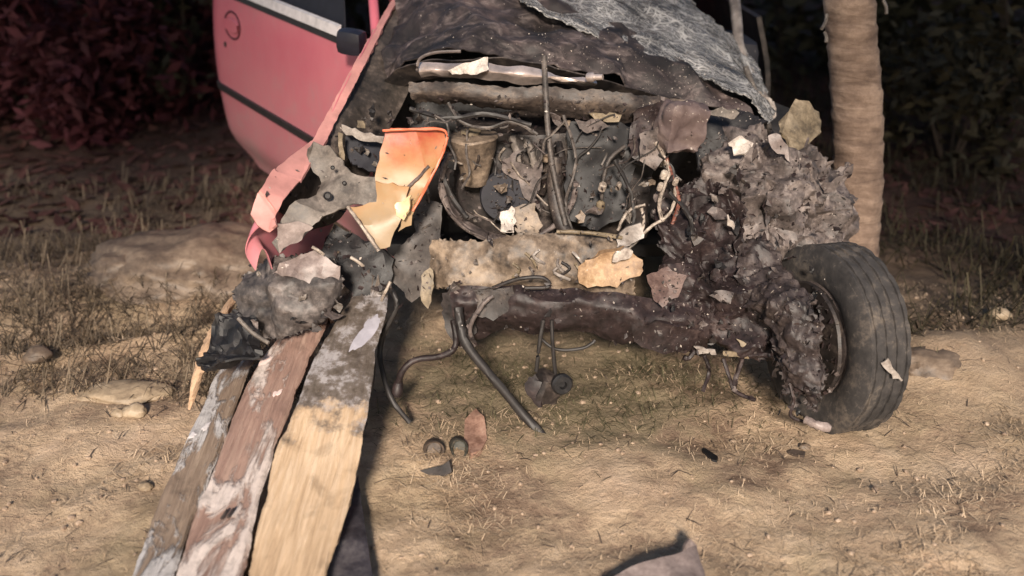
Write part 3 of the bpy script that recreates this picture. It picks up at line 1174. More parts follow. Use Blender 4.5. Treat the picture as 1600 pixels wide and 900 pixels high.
tube("panel_rim", [(543, 323, 2.575), (568, 357, 2.545), (592, 392, 2.53)], .005, M_cableW, org, 6, n=16, wob=.3)
plate("torn_yellow_bit", [(620, 318, 2.57), (643, 308, 2.57), (640, 330, 2.56), (630, 345, 2.56), (618, 338, 2.56)], plain("pale_yellow_plastic", (.58, .45, .25), .4), org, th=.008, amp=.006, edge=.015)

# --- bonnet, crumpled and folded up
hood = sheet("bonnet", [
    [(626, -30, 3.8), (700, -40, 3.66), (800, -30, 3.56), (900, 15, 3.46), (1030, 75, 3.40)],
    [(616, 30, 3.54), (690, 10, 3.42), (800, 15, 3.36), (920, 50, 3.32), (1070, 105, 3.34)],
    [(596, 85, 3.30), (670, 55, 3.22), (790, 50, 3.18), (930, 78, 3.2), (1110, 130, 3.3)],
    [(600, 125, 3.22), (665, 88, 3.1), (790, 86, 3.06), (935, 118, 3.1), (1175, 188, 3.25)]], M_hood, CAR, nu=110, nv=60, th=.004, amp=.042, s=6.5, seed=4.2)
sheet("bonnet_edge_fold", [[(600, 125, 3.22), (660, 96, 3.1), (790, 92, 3.05), (935, 122, 3.1), (1180, 195, 3.24)],
                           [(605, 150, 3.3), (665, 122, 3.2), (790, 118, 3.15), (940, 150, 3.2), (1185, 214, 3.3)]], M_burnt, hood, nu=50, nv=6, amp=.012, s=9)
# --- shattered windscreen draped to the right
sheet("windscreen", [
    [(700, -45, 3.75), (860, -45, 3.85), (1030, -30, 3.95), (1110, 20, 3.9), (1170, 90, 3.75), (1214, 158, 3.56)],
    [(790, -14, 3.52), (900, 10, 3.54), (1020, 40, 3.54), (1100, 75, 3.54), (1160, 118, 3.5), (1210, 170, 3.44)],
    [(830, 10, 3.30), (910, 50, 3.27), (1010, 92, 3.25), (1090, 118, 3.25), (1150, 145, 3.26), (1207, 184, 3.28)]], M_screen, CAR, nu=90, nv=40, th=.004, amp=.026, s=6, seed=1.7, auto=20, jag=.005)
plate("windscreen_seal", [(1196, 150, 3.44), (1212, 158, 3.44), (1212, 182, 3.4), (1200, 190, 3.36), (1180, 150, 3.38), (1185, 140, 3.4)], M_glassrest, CAR, th=.006, amp=.004, edge=.02)
tube("pillar_seal", [(1165, 105, 3.5), (1182, 150, 3.42), (1200, 195, 3.34), (1210, 230, 3.28)], .011, M_grey, CAR, 8)

# --- bright trim bar under the bonnet edge
sheet("upper_bar", [[(652, 99, 3.04), (720, 95, 3.0), (800, 104, 2.99), (930, 122, 3.02)],
                    [(655, 112, 3.02), (720, 108, 2.97), (800, 116, 2.96), (932, 130, 3.0)],
                    [(660, 122, 3.04), (725, 121, 3.0), (800, 127, 2.99), (928, 136, 3.03)]], M_chrome, CAR, nu=60, nv=14, th=.004, amp=.016, s=8)
plate("bright_highlight", [(700, 108, 2.95), (730, 97, 2.95), (762, 92, 2.95), (766, 108, 2.94), (750, 114, 2.94), (708, 116, 2.95)], M_glassrest, CAR, th=.01, amp=.006, edge=.02)  # white plate painted as the highlight on the bar
lathe("bar_bolt", at(917, 121, 2.96), (.9, -.4, .1), [(0, .012), (.004, .015), (.02, .015), (.024, .01), (.05, .009)], M_chrome, CAR, 10)
tube("bonnet_seal_loop", [(652, 112, 3.0), (656, 92, 3.0), (680, 82, 3.0), (720, 80, 3.0)], .005, M_mauve, CAR, 6)
sheet("radiator_support", [[(640, 130, 3.0), (780, 134, 2.96), (930, 142, 2.96), (1100, 160, 3.0)],
                           [(642, 148, 2.99), (780, 150, 2.95), (930, 166, 2.95), (1100, 182, 2.98)],
                           [(650, 164, 3.02), (780, 164, 2.99), (930, 184, 2.99), (1095, 196, 3.0)]], dusty("brown_support", (.012, .009, .008), (.05, .037, .031), (.15, .112, .086), 8, streak=2), CAR, nu=90, nv=14, amp=.026, s=6, jag=.003)
plate("painted_light_strip", [(922, 176, 2.93), (972, 181, 2.92), (970, 192, 2.92), (930, 189, 2.93)], M_yellow, CAR, th=.005, amp=.004)  # pale strips, light on the support put into their colour
plate("painted_light_strip", [(898, 190, 2.92), (930, 188, 2.92), (955, 196, 2.92), (925, 206, 2.92), (902, 201, 2.92)], M_mauve, CAR, th=.005, amp=.005)

# --- engine bay
eng = box("engine_block", at(860, 270, 3.16), (.62, .30, .34), M_burnt, CAR, rot=(0, .04, .05), bev=.02, sub=.05, amp=.018, s=9)
for k in range(4):
    tube("manifold_runner", [(800 + k * 24, 215 + k * 3, 2.98), (812 + k * 22, 255, 2.93), (806 + k * 20, 300, 2.97)], .013, M_grey if k < 2 else M_burnt, CAR, 8, wob=.3)
lathe("dark_hole_disc", at(790, 305, 2.93), (0, -1, .15), [(0, .0001), (0, .075), (.012, .08), (.018, .07), (.024, .08), (.036, .075), (.036, .03), (.05, .03), (.05, .0001)], M_interior, CAR, 30)  # disc whose dark colour stands in for shade inside a round hole
res = lathe("fluid_reservoir", at(741, 285, 2.92), (0, -.05, 1), [(0, .0001), (0, .042), (.05, .048), (.10, .066), (.135, .07), (.142, .074), (.15, .07), (.152, .0001)], M_tan, CAR, 24, noise_amp=.012)
lathe("reservoir_cap", at(736, 216, 2.92), (0, -.05, 1), [(0, .03), (.008, .032), (.024, .03), (.028, .0001)], M_yellow, res, 18)
ringpts = []
for k in range(15):
    a = math.radians(150 + k * 15)
    ringpts.append((795 + 105 * math.cos(a), 285 - 92 * math.sin(a) * 1.0, 2.80))
tube("headlamp_bucket_rim", ringpts, .009, M_mauve, CAR, 8, n=50, wob=.35)
sheet("headlamp_bucket", [[(700, 262, 2.86), (705, 310, 2.84), (745, 352, 2.83), (800, 370, 2.84), (860, 362, 2.86)],
                          [(688, 262, 2.81), (692, 316, 2.79), (738, 362, 2.78), (800, 382, 2.79), (870, 374, 2.81)]], M_mauve, CAR, nu=30, nv=6, amp=.008, s=9)
plate("cracked_reflector", [(782, 330, 2.80), (800, 320, 2.80), (806, 345, 2.79), (800, 362, 2.78), (780, 360, 2.79)], M_glassrest, CAR, th=.005, amp=.006, edge=.02)
plate("engine_bracket", [(800, 325, 2.83), (836, 318, 2.83), (846, 350, 2.80), (838, 368, 2.79), (806, 366, 2.79), (796, 345, 2.81)], M_tan, CAR, th=.006, amp=.01, edge=.025)
plate("branching_bracket", [(784, 250, 2.9), (812, 232, 2.9), (806, 254, 2.89), (832, 262, 2.88), (848, 236, 2.88), (850, 270, 2.87), (838, 300, 2.86), (848, 330, 2.85), (826, 312, 2.86), (812, 282, 2.88), (790, 274, 2.89)], M_mauve, CAR, th=.006, amp=.012, edge=.025)
tube("prop_rod", [(850, 88, 2.94), (853, 150, 2.88), (857, 210, 2.84), (866, 275, 2.81), (884, 352, 2.77)], .0085, M_cableG, CAR, 8, n=30)
tube("coolant_hose", [(868, 245, 2.86), (866, 300, 2.84), (876, 345, 2.8), (890, 370, 2.79)], .022, M_burnt, CAR, 10, wob=.1)
plate("dark_cavity_sheet", [(885, 190, 2.97), (985, 200, 2.97), (995, 260, 2.94), (975, 345, 2.88), (935, 360, 2.86), (890, 345, 2.86), (880, 260, 2.93)], plain("cavity_shade_black", (.006, .0055, .0065), .6), CAR, th=.01, amp=.02, s=6)  # dark sheet, shade of the open bay put into its colour
tube("loop_cable", [(976, 228, 2.86), (952, 250, 2.83), (942, 285, 2.82), (940, 312, 2.82)], .006, M_cableG, CAR, 8)
lathe("cable_plug", at(938, 330, 2.82), (0, -.1, 1), [(0, .0001), (0, .010), (.012, .014), (.028, .013), (.034, .006), (.034, .0001)], M_yellow, CAR, 12)
bt = box("battery_box", at(1066, 198, 2.84), (.115, .10, .135), dusty("brown_box_plastic", (.08, .055, .052), (.125, .09, .085), (.18, .135, .12), 8), CAR, rot=(.1, .12, .25), bev=.012, sub=.015, amp=.03, s=10)
plate("torn_box_side", [(988, 172, 2.9), (1030, 158, 2.88), (1042, 185, 2.86), (1040, 235, 2.84), (1016, 262, 2.84), (990, 245, 2.87), (984, 205, 2.9)], M_purple, CAR, th=.006, amp=.018, edge=.025)
plate("torn_box_side", [(1000, 212, 2.84), (1028, 200, 2.83), (1042, 240, 2.82), (1024, 266, 2.82), (1002, 250, 2.84)], M_mauve, CAR, th=.006, amp=.014, edge=.02)
for pts, r, m_ in [
        ([(1024, 222), (1038, 245), (1046, 268), (1038, 290), (1030, 320), (1034, 345)], .0058, M_cableW),
        ([(1055, 282), (1054, 315), (1042, 338), (1012, 358), (988, 384), (960, 402)], .005, M_cableW),
        ([(1008, 320), (990, 325), (976, 338), (965, 360)], .005, M_cableW),
        ([(1040, 245), (1056, 290), (1060, 320), (1050, 350)], .006, M_cableR),
        ([(1030, 240), (1050, 262), (1058, 300)], .005, M_cableB),
        ([(1002, 325), (1006, 345), (1000, 372)], .005, M_cableW),
        ([(960, 250), (985, 300), (990, 350), (975, 385)], .006, M_cableB),
        ([(1045, 300), (1080, 345), (1070, 400), (1040, 430)], .008, M_cableB),
        ([(700, 205), (690, 250), (702, 300), (730, 340)], .008, M_cableB),
        ([(880, 180), (900, 250), (884, 320), (900, 372)], .005, M_cableG),
        ([(640, 170), (700, 185), (760, 178), (830, 195)], .007, M_cableB),
        ([(700, 160), (720, 190), (760, 200), (800, 190), (840, 210)], .005, M_cableG)]:
    tube("wire", [(a, b, 2.80 - .0003 * (b - 300)) for a, b in pts], r, m_, CAR, 6, wob=.5)
for (px_, py_, r) in ((1036, 277, .011), (1030, 296, .009), (940, 296, .012), (965, 295, .008), (1054, 288, .008)):
    lathe("connector", at(px_, py_, 2.79), (.2, -.5, 1), [(0, .0001), (0, r), (.02, r), (.024, r * .7), (.024, .0001)], M_cableW, CAR, 10)
plate("white_wrap", [(962, 372, 2.74), (980, 355, 2.74), (1000, 350, 2.74), (1004, 372, 2.73), (985, 385, 2.73), (962, 385, 2.73)], M_pale, CAR, th=.01, amp=.01, edge=.02)

# --- lower front panel, bumper beam
sheet("lower_front_panel", [
    [(652, 372, 2.80), (720, 378, 2.76), (800, 372, 2.75), (880, 362, 2.75), (975, 370, 2.78)],
    [(655, 410, 2.77), (720, 412, 2.72), (800, 405, 2.71), (890, 402, 2.71), (985, 405, 2.74)],
    [(665, 452, 2.75), (725, 452, 2.71), (810, 450, 2.70), (900, 455, 2.70), (995, 462, 2.73)]], M_tan, CAR, nu=100, nv=34, amp=.026, s=9, seed=9, jag=.006)
tube("panel_lit_edge", [(870, 362, 2.73), (920, 364, 2.72), (972, 371, 2.74)], .006, M_yellow, CAR, 8, wob=.4)  # pale edge, light along the panel top put into its colour
plate("grey_side_plate", [(652, 300, 2.84), (690, 320, 2.82), (690, 380, 2.78), (676, 450, 2.74), (640, 470, 2.74), (612, 440, 2.74), (618, 400, 2.74), (648, 360, 2.78)], dusty("sooty_plate", (.03, .026, .025), (.07, .06, .055), (.13, .11, .10), 8), CAR, th=.006, amp=.012, edge=.03)
plate("torn_tan_strip", [(655, 430, 2.68), (672, 415, 2.68), (678, 440, 2.67), (674, 470, 2.66), (668, 484, 2.66), (658, 470, 2.66)], M_yellow, CAR, th=.006, amp=.008, edge=.02)
for pts in ([(900, 420, 2.66), (940, 398, 2.66), (975, 392, 2.66), (1003, 405, 2.66), (1000, 430, 2.65), (960, 445, 2.65), (918, 452, 2.65), (905, 440, 2.65)],):
    plate("orange_foam", pts, dusty("orange_tan_foam", (.20, .12, .065), (.36, .23, .13), (.52, .38, .24), 14), CAR, th=.02, amp=.014, edge=.02)
plate("white_foam_bit", [(955, 402, 2.63), (975, 388, 2.63), (990, 392, 2.63), (984, 404, 2.63), (960, 408, 2.63)], M_glassrest, CAR, th=.01, amp=.005, edge=.02)
for k in range(9):
    a, b = 795 + random.uniform(0, 110), 378 + random.uniform(0, 40)
    tube("scrap_wire", [(a, b, 2.695), (a + random.uniform(-14, 14), b + 10, 2.68), (a + random.uniform(-22, 22), b + 22, 2.69)], .0045, random.choice([M_yellow, M_pale, M_cableG, M_burnt]), CAR, 6, wob=.3)
beam = sheet("bumper_beam", [
    [(700, 445, 2.66), (800, 446, 2.62), (900, 448, 2.60), (1000, 462, 2.60), (1110, 475, 2.64)],
    [(706, 478, 2.63), (800, 472, 2.58), (900, 476, 2.56), (1000, 494, 2.56), (1110, 508, 2.60)],
    [(715, 512, 2.64), (800, 503, 2.59), (900, 510, 2.57), (1000, 528, 2.57), (1105, 545, 2.62)],
    [(728, 538, 2.68), (800, 514, 2.63), (900, 520, 2.61), (1000, 540, 2.61), (1095, 556, 2.66)]], M_purple, CAR, nu=100, nv=34, amp=.02, s=10, seed=12)
plate("beam_end", [(690, 455, 2.66), (712, 440, 2.65), (740, 470, 2.62), (745, 520, 2.62), (725, 548, 2.62), (706, 530, 2.62), (690, 490, 2.64)], M_burnt, beam, th=.01, amp=.01, edge=.025)
plate("beam_bracket", [(740, 452, 2.60), (800, 448, 2.58), (806, 480, 2.57), (770, 500, 2.57), (745, 492, 2.58)], M_burnt, beam, th=.008, amp=.012, edge=.025)
plate("beam_lower_flange", [(985, 505, 2.55), (1040, 505, 2.56), (1098, 520, 2.58), (1092, 552, 2.6), (1030, 552, 2.57), (990, 535, 2.56)], M_purple, beam, th=.008, amp=.01, edge=.03)
for pts, r, m_ in [
        ([(740, 540, 2.58), (735, 510, 2.55), (755, 475, 2.55), (770, 462, 2.56)], .0065, M_mauve),
        ([(770, 450, 2.58), (810, 436, 2.57), (848, 434, 2.57), (858, 448, 2.57), (820, 450, 2.57)], .006, M_burnt),
        ([(716, 480, 2.58), (720, 510, 2.56), (730, 540, 2.54), (770, 590, 2.52), (820, 650, 2.5), (868, 700, 2.45)], .0135, M_cableB),
        ([(708, 500, 2.6), (712, 540, 2.58), (690, 556, 2.56), (650, 562, 2.54), (630, 578, 2.53), (622, 600, 2.53)], .0095, M_purple),
        ([(866, 700, 2.45), (900, 706, 2.44), (950, 716, 2.42)], .006, M_cableB),
        ([(849, 500, 2.56), (842, 545, 2.55), (838, 580, 2.55)], .006, M_cableB),
        ([(862, 500, 2.56), (864, 545, 2.55), (868, 585, 2.55)], .006, M_cableB),
        ([(846, 530, 2.56), (870, 546, 2.55), (910, 544, 2.55), (930, 532, 2.56)], .005, M_cableB),
        ([(612, 452, 2.62), (620, 480, 2.6), (600, 520, 2.6), (594, 560, 2.58), (610, 620, 2.5), (640, 660, 2.48)], .008, M_cableB),
        ([(585, 560, 2.5), (580, 610, 2.48), (562, 640, 2.42), (572, 662, 2.4), (552, 690, 2.36)], .005, M_seal)]:
    tube("hose", pts, r, m_, CAR, 8, wob=.2)
lathe("hose_end", at(622, 604, 2.53), (-.2, -.4, -1), [(-.02, .010), (0, .016), (.02, .017), (.03, .012), (.03, .006)], M_purple, CAR, 12)
hang = box("hanging_motor", at(856, 604, 2.54), (.085, .075, .085), M_burnt, CAR, rot=(.2, .35, .3), bev=.02, sub=.02, amp=.012, s=16)
lathe("motor_cap", at(876, 598, 2.50), (.3, -1, .1), [(0, .03), (.015, .032), (.022, .026), (.022, .012), (.01, .01)], M_black, hang, 18)
plate("motor_flange", [(818, 600, 2.52), (836, 586, 2.52), (850, 610, 2.5), (848, 640, 2.49), (832, 630, 2.5)], M_purple, hang, th=.008, amp=.008, edge=.02)

# --- crushed lamp unit on the left
sheet("crushed_lamp_unit", [
    [(388, 432, 2.70), (420, 405, 2.66), (470, 392, 2.62), (525, 412, 2.62)],
    [(372, 470, 2.62), (420, 450, 2.54), (480, 438, 2.52), (532, 440, 2.56)],
    [(378, 500, 2.58), (430, 492, 2.50), (490, 480, 2.50), (528, 470, 2.56)],
    [(400, 528, 2.58), (440, 528, 2.52), (480, 510, 2.54), (515, 492, 2.6)]], dusty("sooty_lamp_housing", (.018, .016, .016), (.075, .064, .060), (.20, .17, .157), 9, lo=.36, hi=.64), CAR, nu=70, nv=60, amp=.034, s=9, seed=3, jag=.008)
plate("dusty_lamp_flap", [(445, 405, 2.56), (490, 390, 2.55), (530, 418, 2.53), (532, 440, 2.52), (508, 452, 2.51), (480, 436, 2.52), (450, 432, 2.53), (425, 425, 2.56)], M_panelgrey, CAR, th=.006, amp=.018, s=12, edge=.02)
plate("hollow_shade_plastic", [(372, 470, 2.6), (400, 520, 2.5), (398, 560, 2.42), (370, 580, 2.40), (330, 590, 2.44), (308, 575, 2.46), (318, 535, 2.52), (345, 490, 2.6)], M_black, CAR, th=.006, amp=.04, s=13, edge=.016)  # crushed bumper plastic, shade of the hollow painted into its colour
tube("broken_rod", [(372, 497, 2.46), (395, 520, 2.44), (420, 536, 2.42)], .006, M_grey, CAR, 8)
for (a, b, c_, d) in ((548, 402, 568, 416), (488, 386, 506, 398), (610, 440, 596, 470)):
    tube("loose_strip", [(a, b, 2.52), ((a + c_) / 2, (b + d) / 2 - 1, 2.515), (c_, d, 2.52)], .0045, M_cableW, CAR, 6)
plate("cavity_shade_plate", [(520, 350, 2.78), (600, 390, 2.74), (620, 410, 2.72), (610, 450, 2.7), (560, 470, 2.68), (530, 440, 2.7), (500, 400, 2.74)], M_black, CAR, th=.01, amp=.02, s=8)  # dark plate painted as the shade inside a cavity

# --- right side: fender crushed round the tree
sheet("crushed_fender", [
    [(1120, 205, 3.10), (1165, 190, 3.05), (1215, 215, 3.0), (1262, 235, 3.0), (1300, 250, 3.05), (1330, 262, 3.16)],
    [(1105, 255, 3.02), (1160, 250, 2.92), (1215, 260, 2.86), (1265, 270, 2.87), (1305, 285, 2.95), (1330, 270, 3.1)],
    [(1098, 310, 2.96), (1155, 312, 2.86), (1212, 320, 2.80), (1262, 325, 2.82), (1305, 330, 2.92), (1322, 340, 3.06)],
    [(1120, 360, 2.92), (1165, 368, 2.86), (1215, 378, 2.80), (1265, 385, 2.84), (1308, 385, 2.92), (1330, 392, 3.05)],
    [(1180, 410, 2.92), (1200, 425, 2.88), (1235, 430, 2.86), (1268, 430, 2.88), (1300, 420, 2.96), (1325, 420, 3.05)]], dusty("crushed_grey_skin", (.032, .026, .024), (.115, .092, .084), (.27, .222, .20), 13, lo=.36, hi=.66), CAR, nu=110, nv=95, amp=.07, s=10, seed=6.6, jag=.006)
plate("yellowed_lamp_shell", [(1216, 190, 2.98), (1232, 178, 2.98), (1240, 158, 3.0), (1262, 158, 3.0), (1286, 186, 3.0), (1282, 208, 2.97), (1262, 226, 2.93), (1240, 236, 2.9), (1222, 212, 2.94)], M_yellow, CAR, th=.012, amp=.016, s=9, edge=.022)
plate("white_shell_bit", [(1138, 222, 2.90), (1155, 212, 2.90), (1178, 222, 2.88), (1166, 240, 2.86), (1146, 240, 2.87)], M_glassrest, CAR, th=.008, amp=.01, edge=.02)
plate("white_shell_bit", [(1200, 214, 2.86), (1212, 205, 2.86), (1230, 226, 2.85), (1238, 256, 2.83), (1222, 242, 2.84), (1205, 232, 2.85)], M_panelgrey, CAR, th=.008, amp=.01, edge=.02)
plate("gap_shade_plate", [(1096, 180, 3.08), (1150, 172, 3.1), (1200, 190, 3.06), (1140, 215, 3.02), (1120, 262, 2.98), (1092, 270, 2.98), (1086, 220, 3.04)], M_black, CAR, th=.01, amp=.014)  # dark plate standing in for shade in the side gap
plate("curled_metal", [(1095, 175, 2.98), (1130, 168, 2.96), (1155, 178, 2.94), (1150, 186, 2.94), (1120, 182, 2.96)], M_grey, CAR, th=.006, amp=.006, edge=.02)
plate("fender_spike", [(1282, 290, 2.86), (1302, 284, 2.84), (1318, 272, 2.84), (1332, 256, 2.86), (1330, 272, 2.86), (1312, 290, 2.84), (1290, 304, 2.84)], M_mauve, CAR, th=.006, amp=.006, edge=.025)
# dark shredded wing between engine and wheel
sheet("shredded_wing", [
    [(1045, 285, 2.95), (1090, 280, 2.92), (1140, 300, 2.88)],
    [(1035, 350, 2.84), (1090, 345, 2.80), (1165, 365, 2.78)],
    [(1030, 420, 2.76), (1100, 415, 2.70), (1195, 430, 2.72)],
    [(1045, 480, 2.68), (1120, 478, 2.62), (1225, 500, 2.66)],
    [(1080, 540, 2.66), (1150, 548, 2.62), (1235, 560, 2.64)]], M_purple, CAR, nu=80, nv=95, amp=.085, s=8.5, seed=2.4, jag=.008)
sheet("shredded_wing_lining", [
    [(1150, 380, 2.78), (1200, 395, 2.74), (1235, 440, 2.72)],
    [(1160, 450, 2.62), (1212, 462, 2.52), (1272, 470, 2.44)],
    [(1190, 515, 2.52), (1232, 522, 2.42), (1282, 535, 2.38)],
    [(1222, 570, 2.44), (1250, 580, 2.38), (1284, 590, 2.36)],
    [(1240, 612, 2.42), (1258, 625, 2.38), (1276, 632, 2.38)]], dusty("shredded_liner", (.012, .009, .009), (.038, .028, .027), (.11, .086, .077), 12), CAR, nu=56, nv=95, amp=.042, s=13, seed=8.1, jag=.012)
plate("rust_flap", [(1012, 430, 2.62), (1048, 418, 2.60), (1075, 430, 2.58), (1060, 465, 2.57), (1036, 480, 2.57), (1020, 460, 2.6)], dusty("rust_brown", (.05, .03, .028), (.11, .07, .062), (.19, .13, .11), 12), CAR, th=.006, amp=.014, edge=.022)
for (pts, m_) in [([(1150, 455, 2.6), (1140, 475, 2.58), (1110, 465, 2.6), (1120, 458, 2.6)], M_mauve),
                  ([(1196, 487, 2.56), (1206, 482, 2.56), (1198, 505, 2.55), (1188, 500, 2.56)], M_pale),
                  ([(1084, 538, 2.56), (1110, 545, 2.55), (1120, 553, 2.55), (1092, 550, 2.56)], M_pale),
                  ([(1130, 548, 2.55), (1165, 553, 2.54), (1168, 562, 2.54), (1132, 558, 2.55)], M_yellow),
                  ([(1152, 528, 2.56), (1172, 540, 2.55), (1180, 552, 2.55), (1158, 540, 2.55)], M_yellow),
                  ([(1138, 335, 2.74), (1148, 345, 2.73), (1150, 356, 2.73), (1140, 350, 2.74)], M_glassrest),
                  ([(1110, 302, 2.8), (1122, 308, 2.79), (1124, 318, 2.79), (1112, 312, 2.8)], M_pale),
                  ([(1205, 420, 2.62), (1225, 430, 2.6), (1255, 470, 2.56), (1272, 490, 2.55), (1250, 488, 2.56), (1228, 455, 2.6)], M_mauve),
                  ([(1225, 560, 2.44), (1240, 556, 2.44), (1252, 575, 2.42), (1236, 590, 2.42)], M_mauve)]:
    plate("torn_metal", pts, m_, CAR, th=.005, amp=.008, edge=.018)
for pts, r in [([(1100, 555, 2.56), (1108, 580, 2.55), (1098, 612, 2.52)], .006), ([(1130, 560, 2.56), (1140, 590, 2.54), (1150, 612, 2.52), (1180, 625, 2.48)], .006),
               ([(1160, 560, 2.55), (1150, 590, 2.54), (1146, 610, 2.53)], .008), ([(1085, 548, 2.58), (1075, 560, 2.57), (1068, 558, 2.57)], .008),
               ([(1170, 555, 2.55), (1200, 555, 2.53), (1228, 570, 2.5)], .009), ([(1232, 590, 2.42), (1240, 625, 2.40), (1236, 650, 2.39), (1262, 660, 2.39)], .005)]:
    tube("hanging_strand", [p for p in pts], r, M_purple, CAR, 6, wob=.4)

# --- front wheel, turned out
yaw = math.radians(17)
ax = Vector((math.cos(yaw), math.sin(yaw), -.04)).normalized()
wc = at(1297, 527, 2.62)
R, Wd = .280, .145
prof = []
half = Wd / 2
raw_prof = [(-half * .82, .165), (-half * .98, .185), (-half * 1.05, .225), (-half * 1.0, .258), (-half * .86, .279)]
for h_, r_ in raw_prof:
    prof.append((h_, r_))
for g0 in (-.05, -.018, .014, .046):
    prof += [(g0 - .008, R - .002), (g0 - .005, R - .002), (g0 - .004, R - .0075), (g0 + .004, R - .0075), (g0 + .005, R - .001)]
for h_, r_ in reversed(raw_prof):
    prof.append((-h_, r_))


def tyre():
    a = ax.cross(Vector((0, 0, 1))).normalized()
    b = ax.cross(a)
    seg = 96
    verts, faces = [], []
    for (h_, r_) in prof:
        for k in range(seg):
            th = 2 * math.pi * k / seg
            rr = r_
            if r_ > R - .004 and (k + int(h_ * 160)) % 4 == 0:
                rr = r_ - .005
            u = a * math.cos(th) + b * math.sin(th)
            p = wc + ax * h_ * (1 + .05 * noise.noise(u * 2)) + u * rr * (1 + .012 * noise.noise(u * 1.5))
            fl = gz(p.x, p.y) - .012
            if p.z < fl + .03:
                p.z = fl + .03 + (p.z - fl - .03) * .25
            verts.append(p)
    for i in range(len(prof) - 1):
        for k in range(seg):
            k2 = (k + 1) % seg
            faces.append((i * seg + k, i * seg + k2, (i + 1) * seg + k2, (i + 1) * seg + k))
    bm = bmesh.new()
    vs = [bm.verts.new(v) for v in verts]
    for f in faces:
        bm.faces.new([vs[i] for i in f])
    bmesh.ops.recalc_face_normals(bm, faces=bm.faces)
    return bm_obj(bm, "wheel", M_rubberdirt, CAR, auto=30)


wh = tyre()
wh.name = "tyre"
lathe("rim", wc, ax, [(-.088, .168), (-.08, .172), (-.05, .155), (.02, .15), (.05, .155), (.08, .172), (.088, .168), (.07, .14), (.03, .12), (.03, .06), (.045, .05), (.045, .0001)], M_burnt, wh, 36, noise_amp=.004)
lathe("hub_plate", wc - ax * .066, ax, [(0, .0001), (-.012, .05), (-.004, .09), (0, .12), (.006, .168), (.012, .168), (.012, .0001)], M_mauve, wh, 30, noise_amp=.012)
lathe("brake_disc", wc - ax * .03, ax, [(0, .0001), (0, .11), (.012, .11), (.012, .0001)], M_purple, wh, 30)
plate("caught_pale_shard", [(1376, 565, 2.34), (1386, 558, 2.335), (1396, 575, 2.335), (1412, 592, 2.34), (1408, 594, 2.34), (1388, 582, 2.335)], M_pale, CAR, th=.004, amp=.003, edge=.02)
tube("sidewall_strip", [(1258, 655, 2.36), (1276, 664, 2.34), (1296, 668, 2.34)], .012, M_panelgrey, wh, 8, wob=.4)

# --- red door, swung open (exterior towards the camera)
DO = Vector((-1.264, 4.32, 0))
DU = Vector((.595, -.80, -.075))
DN = Vector((-.80, -.595, 0)).normalized()
DL = 1.36
DC = Vector((0, 0, CAM_H))


def dpt(s, z, off=0.0):
    """s from rear edge towards the hinge, z height at the rear edge, off outwards"""
    b = .055 * (1 - ((z - .80) / .45) ** 2) - .025 * sstep(.12, 0, s) - .04 * sstep(.52, .36, z)
    p = DO + DU * s + Vector((0, 0, z)) + DN * (b + off)
    return DC + (p - DC) * 1.08


def door_grid():
    rows = []
    for i in range(24):
        z = .36 + (1.10 - .36) * i / 23
        row = []
        for j in range(44):
            s0 = .06 + .155 * sstep(.52, .36, z) ** 1.5 + .02 * (z < .7) * (.7 - z)
            s = s0 + (DL - s0) * j / 43
            row.append(dpt(s, z))
        rows.append(row)
    bm = bmesh.new()
    V = [[bm.verts.new(p) for p in r] for r in rows]
    for i in range(len(rows) - 1):
        for j in range(43):
            bm.faces.new((V[i][j], V[i][j + 1], V[i + 1][j + 1], V[i + 1][j]))
    bm.normal_update()
    if sum(f.normal.dot(DN) for f in bm.faces) < 0:
        bmesh.ops.reverse_faces(bm, faces=bm.faces)
    thicken(bm, .05)
    return bm_obj(bm, "door", M_red, CAR, auto=45, label="open red front door with black rub strip and oval pull handle")


door = door_grid()


def door_strip(name, s0, s1, zc, hw, off0, off1, mat, slope=0, parent=None):
    verts, faces = [], []
    n = 24
    for i in range(n + 1):
        s = s0 + (s1 - s0) * i / n
        zz = zc + slope * s
        for (dz, of) in ((-hw, -.002), (-hw * .8, off1), (hw * .8, off1), (hw, -.002)):
            verts.append(dpt(s, zz + dz, of))
    for i in range(n):
        for k in range(3):
            faces.append((i * 4 + k, i * 4 + k + 1, i * 4 + k + 5, i * 4 + k + 4))
    faces += [(0, 1, 2, 3), tuple(n * 4 + k for k in (3, 2, 1, 0))]
    return obj(name, verts, faces, mat, parent or door, auto=40)


door_strip("rub_strip", .072, DL, .70, .017, 0, .010, M_seal)


def handle():
    # oval recess with a pull flap
    c_s, c_z = .30, .985
    verts, faces = [], []
    seg = 28
    for (k_, off) in ((1.0, .001), (.95, .004), (.86, .003), (.80, -.006), (.4, -.010)):
        for q in range(seg):
            a = 2 * math.pi * q / seg
            verts.append(dpt(c_s + .085 * k_ * math.cos(a), c_z + .056 * k_ * math.sin(a), off))
    for i in range(4):
        for q in range(seg):
            q2 = (q + 1) % seg
            faces.append((i * seg + q, i * seg + q2, (i + 1) * seg + q2, (i + 1) * seg + q))
    faces.append(tuple(4 * seg + q for q in range(seg)))
    h = obj("handle", verts, faces, plain("handle_recess_shade", (.085, .014, .02), .5), door, auto=50)  # shade of the recess put into a darker red
    v2, f2 = [], []
    for (dz, off) in ((-.028, .0015), (-.025, .010), (.025, .012), (.028, .003)):
        for j in range(13):
            s = -.072 + .144 * j / 12
            e = math.sqrt(max(0, 1 - (s / .08) ** 2)) * .9 + .1
            v2.append(dpt(c_s + s, c_z + dz * e, off))
    for i in range(3):
        for j in range(12):
            f2.append((i * 13 + j, i * 13 + j + 1, (i + 1) * 13 + j + 1, (i + 1) * 13 + j))
    obj("pull_flap", v2, f2, M_red, h, auto=50)


